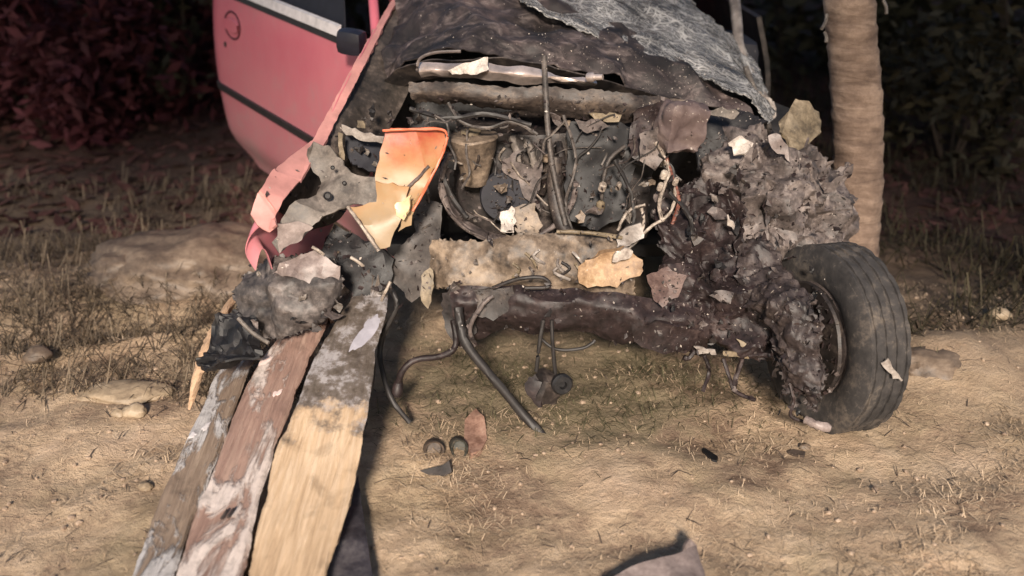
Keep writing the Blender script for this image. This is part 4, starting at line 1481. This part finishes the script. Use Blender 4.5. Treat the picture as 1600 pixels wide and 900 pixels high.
handle()
kc = dpt(.22, .895, .001)
lathe("keyhole", kc, DN, [(-.004, .012), (.003, .012), (.004, .009), (-.002, .007), (-.002, .0001)], M_seal, door, 16)
door_strip("sill_seal", .30, DL - .02, 1.098, .012, 0, .006, M_seal)
door_strip("sill_trim", .46, DL - .16, 1.128, .020, 0, .012, M_whitepaint)
# window glass (partly lowered) and frame
gl = obj("window_glass", [dpt(.30, 1.10, -.03), dpt(1.18, 1.10, -.03), dpt(1.05, 1.30, -.06), dpt(.40, 1.25, -.06), dpt(.30, 1.10, -.036), dpt(1.18, 1.10, -.036), dpt(1.05, 1.30, -.066), dpt(.40, 1.25, -.066)],
         [(0, 1, 2, 3), (7, 6, 5, 4), (0, 4, 5, 1), (1, 5, 6, 2), (2, 6, 7, 3), (3, 7, 4, 0)], M_interior, door, smooth=False)
tube("window_frame", [dpt(.04, 1.08, -.02), dpt(.12, 1.25, -.06), dpt(.26, 1.46, -.13), dpt(.6, 1.52, -.15), dpt(1.0, 1.46, -.12), dpt(DL + .06, 1.10, -.02)], .018, M_red, door, 8, raw=True, n=40)
# mirror
mc = dpt(DL + .03, 1.135, .06)
mir = box("side_mirror", mc, (.10, .07, .09), plain("mirror_housing_black", (.012, .012, .02), .35), door, rot=(.1, .1, -.35), bev=.03)
tube("mirror_arm", [dpt(DL + .02, 1.09, .0), dpt(DL + .01, 1.11, .03), mc], .018, M_seal, mir, 8, raw=True)

# --- loose scraps hanging all over the torn front
SHARDS = []
rs = random.Random(11)
for k in range(14):
    m_ = [M_mauve, M_burnt, M_purple, M_grey, M_pale, M_black, M_tan][k % 7]
    bm = bmesh.new()
    n = rs.choice((4, 5, 6))
    vs = [bm.verts.new((math.cos(6.28 * i / n) * rs.uniform(.4, 1.2) * rs.choice((1, 1.8)), rs.uniform(-.2, .2), math.sin(6.28 * i / n) * rs.uniform(.4, 1.0))) for i in range(n)]
    bm.faces.new(vs)
    bmesh.ops.triangulate(bm, faces=list(bm.faces))
    bmesh.ops.subdivide_edges(bm, edges=list(bm.edges), cuts=1)
    bmesh.ops.triangulate(bm, faces=list(bm.faces))
    for v in bm.verts:
        v.co += Vector((rs.uniform(-.12, .12), rs.uniform(-.35, .35), rs.uniform(-.12, .12)))
    thicken(bm, .12)
    me = bpy.data.meshes.new("metal_shard")
    bm.to_mesh(me)
    bm.free()
    me.materials.append(m_)
    SHARDS.append(me)


def scatter(n, x0, x1, y0, y1, Ya, Yb, smin, smax, idx):
    """Ya at the top of the range, Yb at the bottom"""
    for _ in range(n):
        px_, py_ = rs.uniform(x0, x1), rs.uniform(y0, y1)
        Y = Ya + (Yb - Ya) * (py_ - y0) / (y1 - y0) + rs.uniform(-.02, .02)
        o = bpy.data.objects.new("metal_shard", SHARDS[rs.choice(idx)])
        COL.objects.link(o)
        o.parent = CAR
        o.location = at(px_, py_, Y) - CAR.location
        o.rotation_euler = (rs.uniform(-.9, .9), rs.uniform(0, 6.28), rs.uniform(-.9, .9))
        s = smin + (smax - smin) * rs.random() ** 2
        o.scale = (s, s, s)


ALL = list(range(14))
DARK = [1, 2, 5, 8, 9, 12]
scatter(46, 1050, 1240, 290, 545, 2.84, 2.56, .006, .026, DARK + [0])
scatter(20, 1110, 1310, 215, 410, 2.86, 2.78, .006, .02, [0, 1, 7, 8, 2])
scatter(26, 1205, 1300, 420, 650, 2.60, 2.42, .007, .024, DARK + [0, 7, 3])
scatter(56, 690, 1040, 170, 360, 2.94, 2.80, .006, .030, [0, 1, 3, 6, 7, 8, 10, 13])
scatter(20, 640, 1000, 360, 450, 2.72, 2.66, .006, .02, ALL)
scatter(18, 380, 540, 395, 520, 2.56, 2.48, .006, .022, [0, 1, 3, 5, 7, 8])
scatter(16, 560, 720, 150, 260, 3.02, 2.86, .006, .022, DARK + [3])
scatter(14, 720, 1100, 455, 540, 2.58, 2.55, .006, .02, DARK)
scatter(14, 470, 640, 230, 460, 2.72, 2.6, .005, .016, ALL)

# --- soot flakes, glass crumbs and torn scraps lodged on every surface of the wreck
from mathutils.bvhtree import BVHTree


CLEAN = ("fender_lip", "fender.", "orange", "panel_rim", "torn_yellow", "fender_bracket", "bracket_flap", "crushed_lamp", "door", "handle", "rub_strip", "side_mirror", "window", "lower_front",
         "white", "bright", "upper_bar", "yellowed", "dusty_lamp", "tyre", "battery", "strap", "pull_flap", "roof", "side_panel", "fluid", "bonnet")
FKIND = []


def car_bvh():
    V, F = [], []
    for o in COL.objects:
        if o.type != 'MESH' or o.name.startswith("metal_shard"):
            continue
        r = o
        while r.parent is not None:
            r = r.parent
        if r is not CAR:
            continue
        off = len(V)
        V += [v.co.copy() for v in o.data.vertices]
        F += [tuple(i + off for i in p.vertices) for p in o.data.polygons]
        FKIND.extend([1 if (o.name == 'fender' or o.name.startswith(CLEAN)) else 0] * len(o.data.polygons))
    return BVHTree.FromPolygons(V, F)


CBVH = car_bvh()
CC = Vector((0, 0, CAM_H))


def lodge(name, n, regions, smin, smax, mat, label, clean=.03):
    verts, faces = [], []
    tot = sum((r[1] - r[0]) * (r[3] - r[2]) * r[4] for r in regions)
    for (x0, x1, y0, y1, wt) in regions:
        for _ in range(int(n * (x1 - x0) * (y1 - y0) * wt / tot)):
            d = ray(rs.uniform(x0, x1), rs.uniform(y0, y1))
            hit, nrm, idx, dist = CBVH.ray_cast(CC, d.normalized(), 5.0)
            if hit is None or hit.y > 3.9 or (FKIND[idx] and rs.random() > clean):
                continue
            if nrm.dot(d) > 0:
                nrm = -nrm
            l = smin + (smax - smin) * rs.random() ** 2.5
            a = Vector((rs.gauss(0, 1), rs.gauss(0, 1), rs.gauss(0, 1)))
            a = (a - nrm * a.dot(nrm) * .5).normalized()
            b = a.cross(nrm + Vector((rs.gauss(0, .5), rs.gauss(0, .5), rs.gauss(0, .5)))).normalized()
            c = hit + nrm * l * .35
            w = l * rs.uniform(.15, .8)
            t = nrm * l * rs.uniform(.1, .4)
            i = len(verts)
            verts += [c - a * l, c + b * w + t, c + a * l * rs.uniform(.5, 1.2), c - b * w * rs.uniform(.4, 1.1), c - nrm * l * .45]
            faces += [(i, i + 1, i + 2), (i, i + 2, i + 3), (i + 1, i, i + 4), (i + 2, i + 1, i + 4), (i + 3, i + 2, i + 4), (i, i + 3, i + 4)]
    obj(name, verts, faces, mat, CAR, smooth=False, kind="stuff", label=label)


REG_ALL = [(1050, 1330, 200, 430, 1.2), (1030, 1310, 430, 640, 1.3), (640, 1050, 150, 370, 1.0), (640, 1010, 360, 460, .7), (700, 1100, 450, 550, .7), (375, 640, 200, 520, .9)]
lodge("soot_flakes", 1500, REG_ALL, .003, .011, M_burnt, "black soot flakes lodged in the wreckage")
lodge("rusty_scraps", 1500, REG_ALL, .003, .015, M_purple, "small dark rusty scraps lodged in the wreckage")
lodge("dusty_scraps", 900, REG_ALL, .0025, .012, M_mauve, "small dusty grey scraps lodged in the wreckage")
lodge("glass_crumbs", 420, REG_ALL + [(620, 1180, 40, 190, .4)], .002, .007, M_glassrest, "pale glass crumbs caught in the wreckage", .5)

lodge("windscreen_crumbs", 800, [(840, 1010, 20, 110, 1), (1000, 1190, 80, 190, 1.2), (640, 860, 5, 90, .2)], .001, .0042, M_glassrest, "whitish windscreen crumbs spilt on the burnt bonnet", 1.0)
for k in range(34):
    a, b = rs.uniform(670, 1040), rs.uniform(175, 350)
    d = ray(a, b).normalized()
    hit = CBVH.ray_cast(CC, d, 5.0)[0]
    if hit is None or hit.y > 3.6:
        continue
    P = [hit + Vector((0, -.012, 0))]
    g_ = Vector((rs.uniform(-1, 1), rs.uniform(-.2, .1), rs.uniform(-1, .5)))
    for q in range(4):
        g_ = (g_ + Vector((rs.uniform(-.8, .8), rs.uniform(-.3, .2), rs.uniform(-.8, .5)))).normalized()
        P.append(P[-1] + g_ * rs.uniform(.02, .055))
    tube("wire", P, rs.uniform(.0018, .0042), rs.choice([M_cableB, M_cableG, M_cableG, M_burnt, M_mauve, M_cableW]), CAR, 5, raw=True, n=18, wob=.3)

# ============================================================ broken timbers in the foreground
def plank(name, st, th, mat, label, nu=16, n=170, amp=.008, splinter=.03, seed=0):
    """st: (py, left px, right px, height of the top face); the far end is ragged"""
    L_, R_ = [atz(l, py, z) for py, l, r, z in st], [atz(r, py, z) for py, l, r, z in st]
    LL, RR = catmull(L_, n), catmull(R_, n)
    rnd = random.Random(seed)
    bm = bmesh.new()
    jag0 = [rnd.uniform(-splinter, splinter) for _ in range(nu + 1)]
    jag1 = [rnd.uniform(-splinter, splinter) for _ in range(nu + 1)]
    V = []
    for i in range(n):
        d = (LL[min(i + 1, n - 1)] - LL[max(i - 1, 0)]).normalized()
        row = []
        for j in range(nu + 1):
            u = j / nu
            p = LL[i].lerp(RR[i], u)
            ew = min(u, 1 - u) * 2
            p.z -= .006 * (1 - min(1, ew * 5)) ** 2
            q = Vector((p.x * 22, p.y * 5, seed))
            p.z += amp * .5 * noise.noise(q) + amp * .35 * ridged(Vector((p.x * 60, p.y * 7, seed)))
            p.x += amp * .25 * noise.noise(Vector((p.y * 9, seed, u * 3))) + ((.007 * noise.noise(Vector((p.y * 6, seed + 4, j))) + .007 * min(0, noise.noise(Vector((p.y * 15, seed + 9, j)))) * (1 if j == 0 else -1) * -1 + .0025 * noise.noise(Vector((p.y * 70, seed + 4, j)))) if j in (0, nu) else 0)
            if i == 0:
                p += d * jag0[j]
            if i == n - 1:
                p += d * jag1[j]
            row.append(bm.verts.new(p))
        V.append(row)
    for i in range(n - 1):
        for j in range(nu):
            bm.faces.new((V[i][j], V[i][j + 1], V[i + 1][j + 1], V[i + 1][j]))
    bm.normal_update()
    if sum(f.normal.z for f in bm.faces) < 0:
        bmesh.ops.reverse_faces(bm, faces=bm.faces)
    thicken(bm, th)
    return bm_obj(bm, name, mat, None, auto=40, label=label, cat="timber", group="broken timbers leaning on the wreck")


W1 = wood("pale_split_timber", (.32, .21, .125), (.56, .395, .25), (.70, .53, .37), char=((.022, .020, .020), (.10, .088, .084), (.36, .345, .36)), along=(.07, .96, .275), char_at=2.14, paint=None)
p1 = plank("timber_plank", [(452, 552, 606, .37), (480, 540, 604, .36), (545, 497, 588, .31), (610, 470, 580, .265), (690, 437, 566, .205), (760, 418, 552, .16), (830, 401, 530, .125), (900, 386, 512, .095), (1010, 362, 480, .055), (1120, 340, 452, .03)], .055, W1,
           "pale tan split timber with a grey weathered upper end, rightmost of the three", seed=3)
W2 = wood("red_brown_timber", (.19, .115, .09), (.31, .195, .155), (.42, .29, .23), paint=(.70, .60, .55), paint_amt=.55, along=(.07, .98, .22), paint_y=2.0)
p2 = plank("timber_plank", [(484, 484, 512, .30), (496, 462, 512, .295), (520, 440, 505, .28), (570, 402, 480, .24), (640, 368, 452, .20), (700, 345, 430, .165), (770, 316, 407, .13), (840, 292, 393, .10), (900, 275, 381, .075), (1010, 245, 352, .045), (1120, 215, 325, .025)], .05, W2,
           "red brown timber with peeling whitish paint, middle one of the three", seed=8)
W3 = wood("grey_brown_timber", (.15, .105, .078), (.26, .19, .14), (.37, .28, .21), paint=(.60, .57, .56), paint_amt=.49, along=(-.03, .97, .10), paint_scale=9)
p3 = plank("timber_plank", [(545, 362, 400, .15), (590, 335, 384, .14), (650, 308, 364, .12), (720, 276, 338, .095), (790, 246, 308, .07), (850, 222, 288, .055), (905, 203, 270, .045), (1010, 165, 238, .03), (1120, 130, 205, .02)], .04, W3,
           "dark grey brown timber with grey white paint patches, leftmost of the three", seed=15)


BVH = {}


def flake(par, px, py, z, w, h, mat=M_whitepaint, name="paint_flake"):
    """thin irregular patch of paint or film clinging to the plank"""
    if par.name not in BVH:
        me = par.data
        BVH[par.name] = BVHTree.FromPolygons([v.co.copy() for v in me.vertices], [tuple(p.vertices) for p in me.polygons])
    tree_ = BVH[par.name]
    c = atz(px, py, z)
    k = c.length / FPX
    n, m = 30, 5
    sd_ = px * .37
    verts = []
    for r in range(m + 1):
        for i in range(n):
            a = 2 * math.pi * i / n
            rr = (1 + .9 * noise.noise(Vector((math.cos(a) * 1.1, math.sin(a) * 1.1, sd_))) + .28 * noise.noise(Vector((math.cos(a) * 3.3, math.sin(a) * 3.3, sd_)))) * r / m
            x_, y_ = math.cos(a) * w * rr * k, math.sin(a) * h * rr * k * 1.7
            p = Vector((c.x + x_ + y_ * .28, c.y + y_, c.z + .3))
            hit = tree_.ray_cast(p, Vector((0, 0, -1)))[0]
            if hit is None:
                hit = tree_.find_nearest(Vector((p.x, p.y, z)))[0]
            verts.append(hit + Vector((0, 0, .0022 if r < m else .0004)))
    faces = [(r * n + i, r * n + (i + 1) % n, (r + 1) * n + (i + 1) % n, (r + 1) * n + i) for r in range(m) for i in range(n)]
    bm = bmesh.new()
    vs = [bm.verts.new(v) for v in verts]
    for f in faces:
        bm.faces.new([vs[q] for q in f])
    bmesh.ops.remove_doubles(bm, verts=bm.verts, dist=1e-5)
    bmesh.ops.recalc_face_normals(bm, faces=bm.faces)
    return bm_obj(bm, name, mat, par, auto=60)


for a in [(322, 668, .113, 5, 7), (300, 680, .113, 7, 5)]:
    flake(p3, *a)
for a in [(412, 556, .255, 16, 7), (432, 612, .22, 5, 6)]:
    flake(p2, *a, mat=plain("pinkish_white_paint", (.66, .52, .48), .6, 0, .2, 25, .5) if "pinkish_white_paint" not in MATS else MATS["pinkish_white_paint"])
M_bluegrey = plain("blue_grey_film", (.40, .38, .42), .5, 0, .15, 25, .5)
for a in [(574, 512, .335, 13, 24)]:
    flake(p1, *a, mat=M_bluegrey)
plate("knot_hole", [(350, 812, 2.02), (356, 800, 2.03), (364, 803, 2.03), (358, 818, 2.02)], M_black, p2, th=.004, amp=.001, edge=.05) if False else None
for (a, b) in ((351, 808), (361, 806)):
    c = atz(a, b, .118)
    tube("nail", [c + Vector((-.004, -.012, .004)), c + Vector((.004, .014, .010))], .004, M_burnt, p2, 6, raw=True)

for (pl, px0, px1, py0, z0, mat_) in ((p1, 552, 606, 452, .37, W1), (p2, 482, 512, 484, .30, W2), (p3, 362, 398, 546, .15, W3)):
    for k in range(7):
        a = px0 + (px1 - px0) * (k + .5) / 7
        q = atz(a, py0 + 10, z0)
        tube("splinter", [q + Vector((0, -.05, -.012)), q + Vector((random.uniform(-.008, .008), .01, -.004)), q + Vector((random.uniform(-.015, .015), random.uniform(.03, .08), random.uniform(-.01, .02)))],
             lambda t, r_=random.uniform(.004, .008): r_ * (1 - .92 * t), mat_, pl, 5, raw=True, n=7, wob=.4)

# long curved splinter at the left of the timbers
def splinter():
    P = [atz(372, 458, .26), atz(345, 500, .24), atz(325, 545, .20), atz(308, 590, .14), atz(296, 640, .05)]
    v, f = tube_geo(P, lambda t: .004 + .016 * math.sin(math.pi * min(1, t * .95 + .05)) , 8, 40, .5)
    obj("wood_splinter", v, f, wood("pink_tan_splinter", (.40, .25, .15), (.54, .36, .23), (.64, .46, .32), along=(.2, 1, .3)), auto=40,
        label="curved pale wood splinter left of the crushed lamp unit", cat="splinter")


splinter()

# ============================================================ scraps and stones on the ground
def ground_plate(name, pts, mat, label, cat, th=.008, amp=.008, lift=.02, edge=.03):
    """piece lying on the soil; points in pixels with a height above the soil"""
    bm = bmesh.new()
    P = []
    for (a, b, h) in pts:
        p = atg(a, b)
        g = gz(p.x, p.y)
        p = atz(a, b, g + h)
        P.append(p)
    vs = [bm.verts.new(p) for p in P]
    es = [bm.edges.new((vs[i], vs[(i + 1) % len(vs)])) for i in range(len(vs))]
    bmesh.ops.triangle_fill(bm, edges=es, use_beauty=True)
    for _ in range(5):
        long = [e for e in bm.edges if e.calc_length() > edge]
        if not long:
            break
        bmesh.ops.subdivide_edges(bm, edges=long, cuts=1)
        bmesh.ops.triangulate(bm, faces=[f for f in bm.faces if len(f.verts) > 3])
    bm.normal_update()
    if sum(f.normal.z * f.calc_area() for f in bm.faces) < 0:
        bmesh.ops.reverse_faces(bm, faces=bm.faces)
        bm.normal_update()
    new = {v: crumple(v.co, v.normal, amp, 9, 5) for v in bm.verts}
    for v, c in new.items():
        v.co = c
    thicken(bm, th)
    return bm_obj(bm, name, mat, None, auto=40, label=label, cat=cat)


ground_plate("plastic_trim_piece", [(560, 742, .05), (566, 790, .045), (574, 850, .04), (582, 900, .04), (588, 960, .03), (498, 960, .03), (512, 890, .04), (516, 846, .045), (530, 846, .045), (545, 790, .05)], dusty("dark_blue_grey_plastic", (.018, .016, .02), (.045, .040, .048), (.10, .09, .095), 12),
             "dark grey plastic trim piece lying beside the pale timber", "plastic scrap", th=.01)
ground_plate("plastic_panel_piece", [(945, 905, .05), (985, 884, .05), (1035, 868, .06), (1068, 860, .07), (1082, 842, .08), (1090, 850, .06), (1102, 905, .03), (1104, 960, .02), (950, 960, .03)], M_panelgrey,
             "mauve grey plastic panel piece at the bottom edge of the picture", "plastic scrap", th=.008, amp=.01)
ground_plate("black_scrap", [(1096, 702, .012), (1102, 700, .016), (1122, 713, .016), (1120, 719, .012), (1112, 718, .012)], M_black, "small black scrap alone on the sand left of the wheel", "scrap", th=.012, amp=.002)
ground_plate("black_scrap", [(1230, 704, .01), (1240, 701, .012), (1258, 705, .012), (1256, 711, .01), (1240, 710, .01)], M_stem, "thin brown chip on the sand below the wheel", "scrap", th=.008, amp=.003)

for (a, b, r, lab) in ((678, 706, .026, "brown round metal cup lying left of its twin on the soil"), (716, 702, .026, "dark green metal cup lying right of its twin on the soil")):
    c = atg(a, b)
    lathe("metal_cup", c + Vector((0, -.01, .012)), (.15, -1, .35), [(-.03, .0001), (-.03, r * .8), (-.02, r), (.02, r * 1.02), (.024, r * .96), (.02, r * .8), (-.005, r * .74), (-.005, .0001)],
          dusty("brown_cup", (.03, .022, .018), (.10, .074, .057), (.24, .18, .135), 16) if a < 700 else dusty("green_cup", (.02, .022, .018), (.06, .058, .047), (.22, .175, .13), 16), None, 24, noise_amp=.007, label=lab, cat="metal cup")
ground_plate("pinkish_fragment", [(725, 690, .01), (728, 655, .03), (745, 640, .035), (758, 650, .03), (762, 684, .02), (750, 704, .012), (735, 712, .01)], dusty("pink_brown_fragment", (.16, .085, .06), (.32, .19, .14), (.42, .28, .21), 14),
             "pinkish brown fragment with dark notches beside the two cups", "fragment", th=.02, amp=.012, edge=.02)
ground_plate("dark_sheet_scrap", [(655, 735, .008), (690, 728, .02), (702, 720, .03), (706, 738, .015), (695, 744, .008), (670, 742, .008)], M_burnt, "thin dark scrap under the brown metal cup", "scrap", th=.01, amp=.006, edge=.02)

c = atg(285, 440)
rock("boulder", Vector((c.x, c.y + .16, c.z - .02)), (.38, .28, .15), M_stone, "large smooth brown earth boulder left of the crushed lamp unit", "boulder", 5, .22, 3)
c = atg(195, 448)
rock("rock", Vector((c.x, c.y + .05, c.z + .02)), (.15, .10, .08), M_stone, "angular brown rock at the left foot of the boulder", "stone", 4, .35, 9)
c = atg(195, 617)
rock("flat_stone", Vector((c.x, c.y, c.z + .006)), (.13, .065, .028), M_stonepale, "flat pale oblong stone on the left sand", "stone", 4, .2, 5)
c = atg(1500, 590)
rock("earth_clod", Vector((c.x - .08, c.y + .06, c.z - .01)), (.13, .10, .07), M_stone, "pale earth clod on the rise right of the wheel", "stone", 4, .25, 12)
for i, (a, b, r, lab) in enumerate([(186, 648, .016, "small whitish stone chip below the flat pale stone"), (212, 646, .026, "light stone lump right of the whitish chip on the left sand"),
                                    (228, 762, .014, "small pale stone left of the dark brown timber"), (1258, 700, .012, "tiny brown pebble beneath the wheel on sand"),
                                    (1395, 470, .03, "pale stone lying behind the wheel on dark ground"), (1560, 495, .03, "pale lump at the right among the weeds"),
                                    (110, 512, .04, "brownish stone on the rut edge at far left"), (60, 560, .032, "dull brown clod at the left picture edge")]):
    c = atg(a, b)
    rock("stone", Vector((c.x, c.y, c.z + r * .3)), (r * 1.2, r, r * .8), M_stonepale if 'pale' in lab or 'whit' in lab or 'light' in lab else M_stone, lab, "stone", 3, .3, i * 3.3)
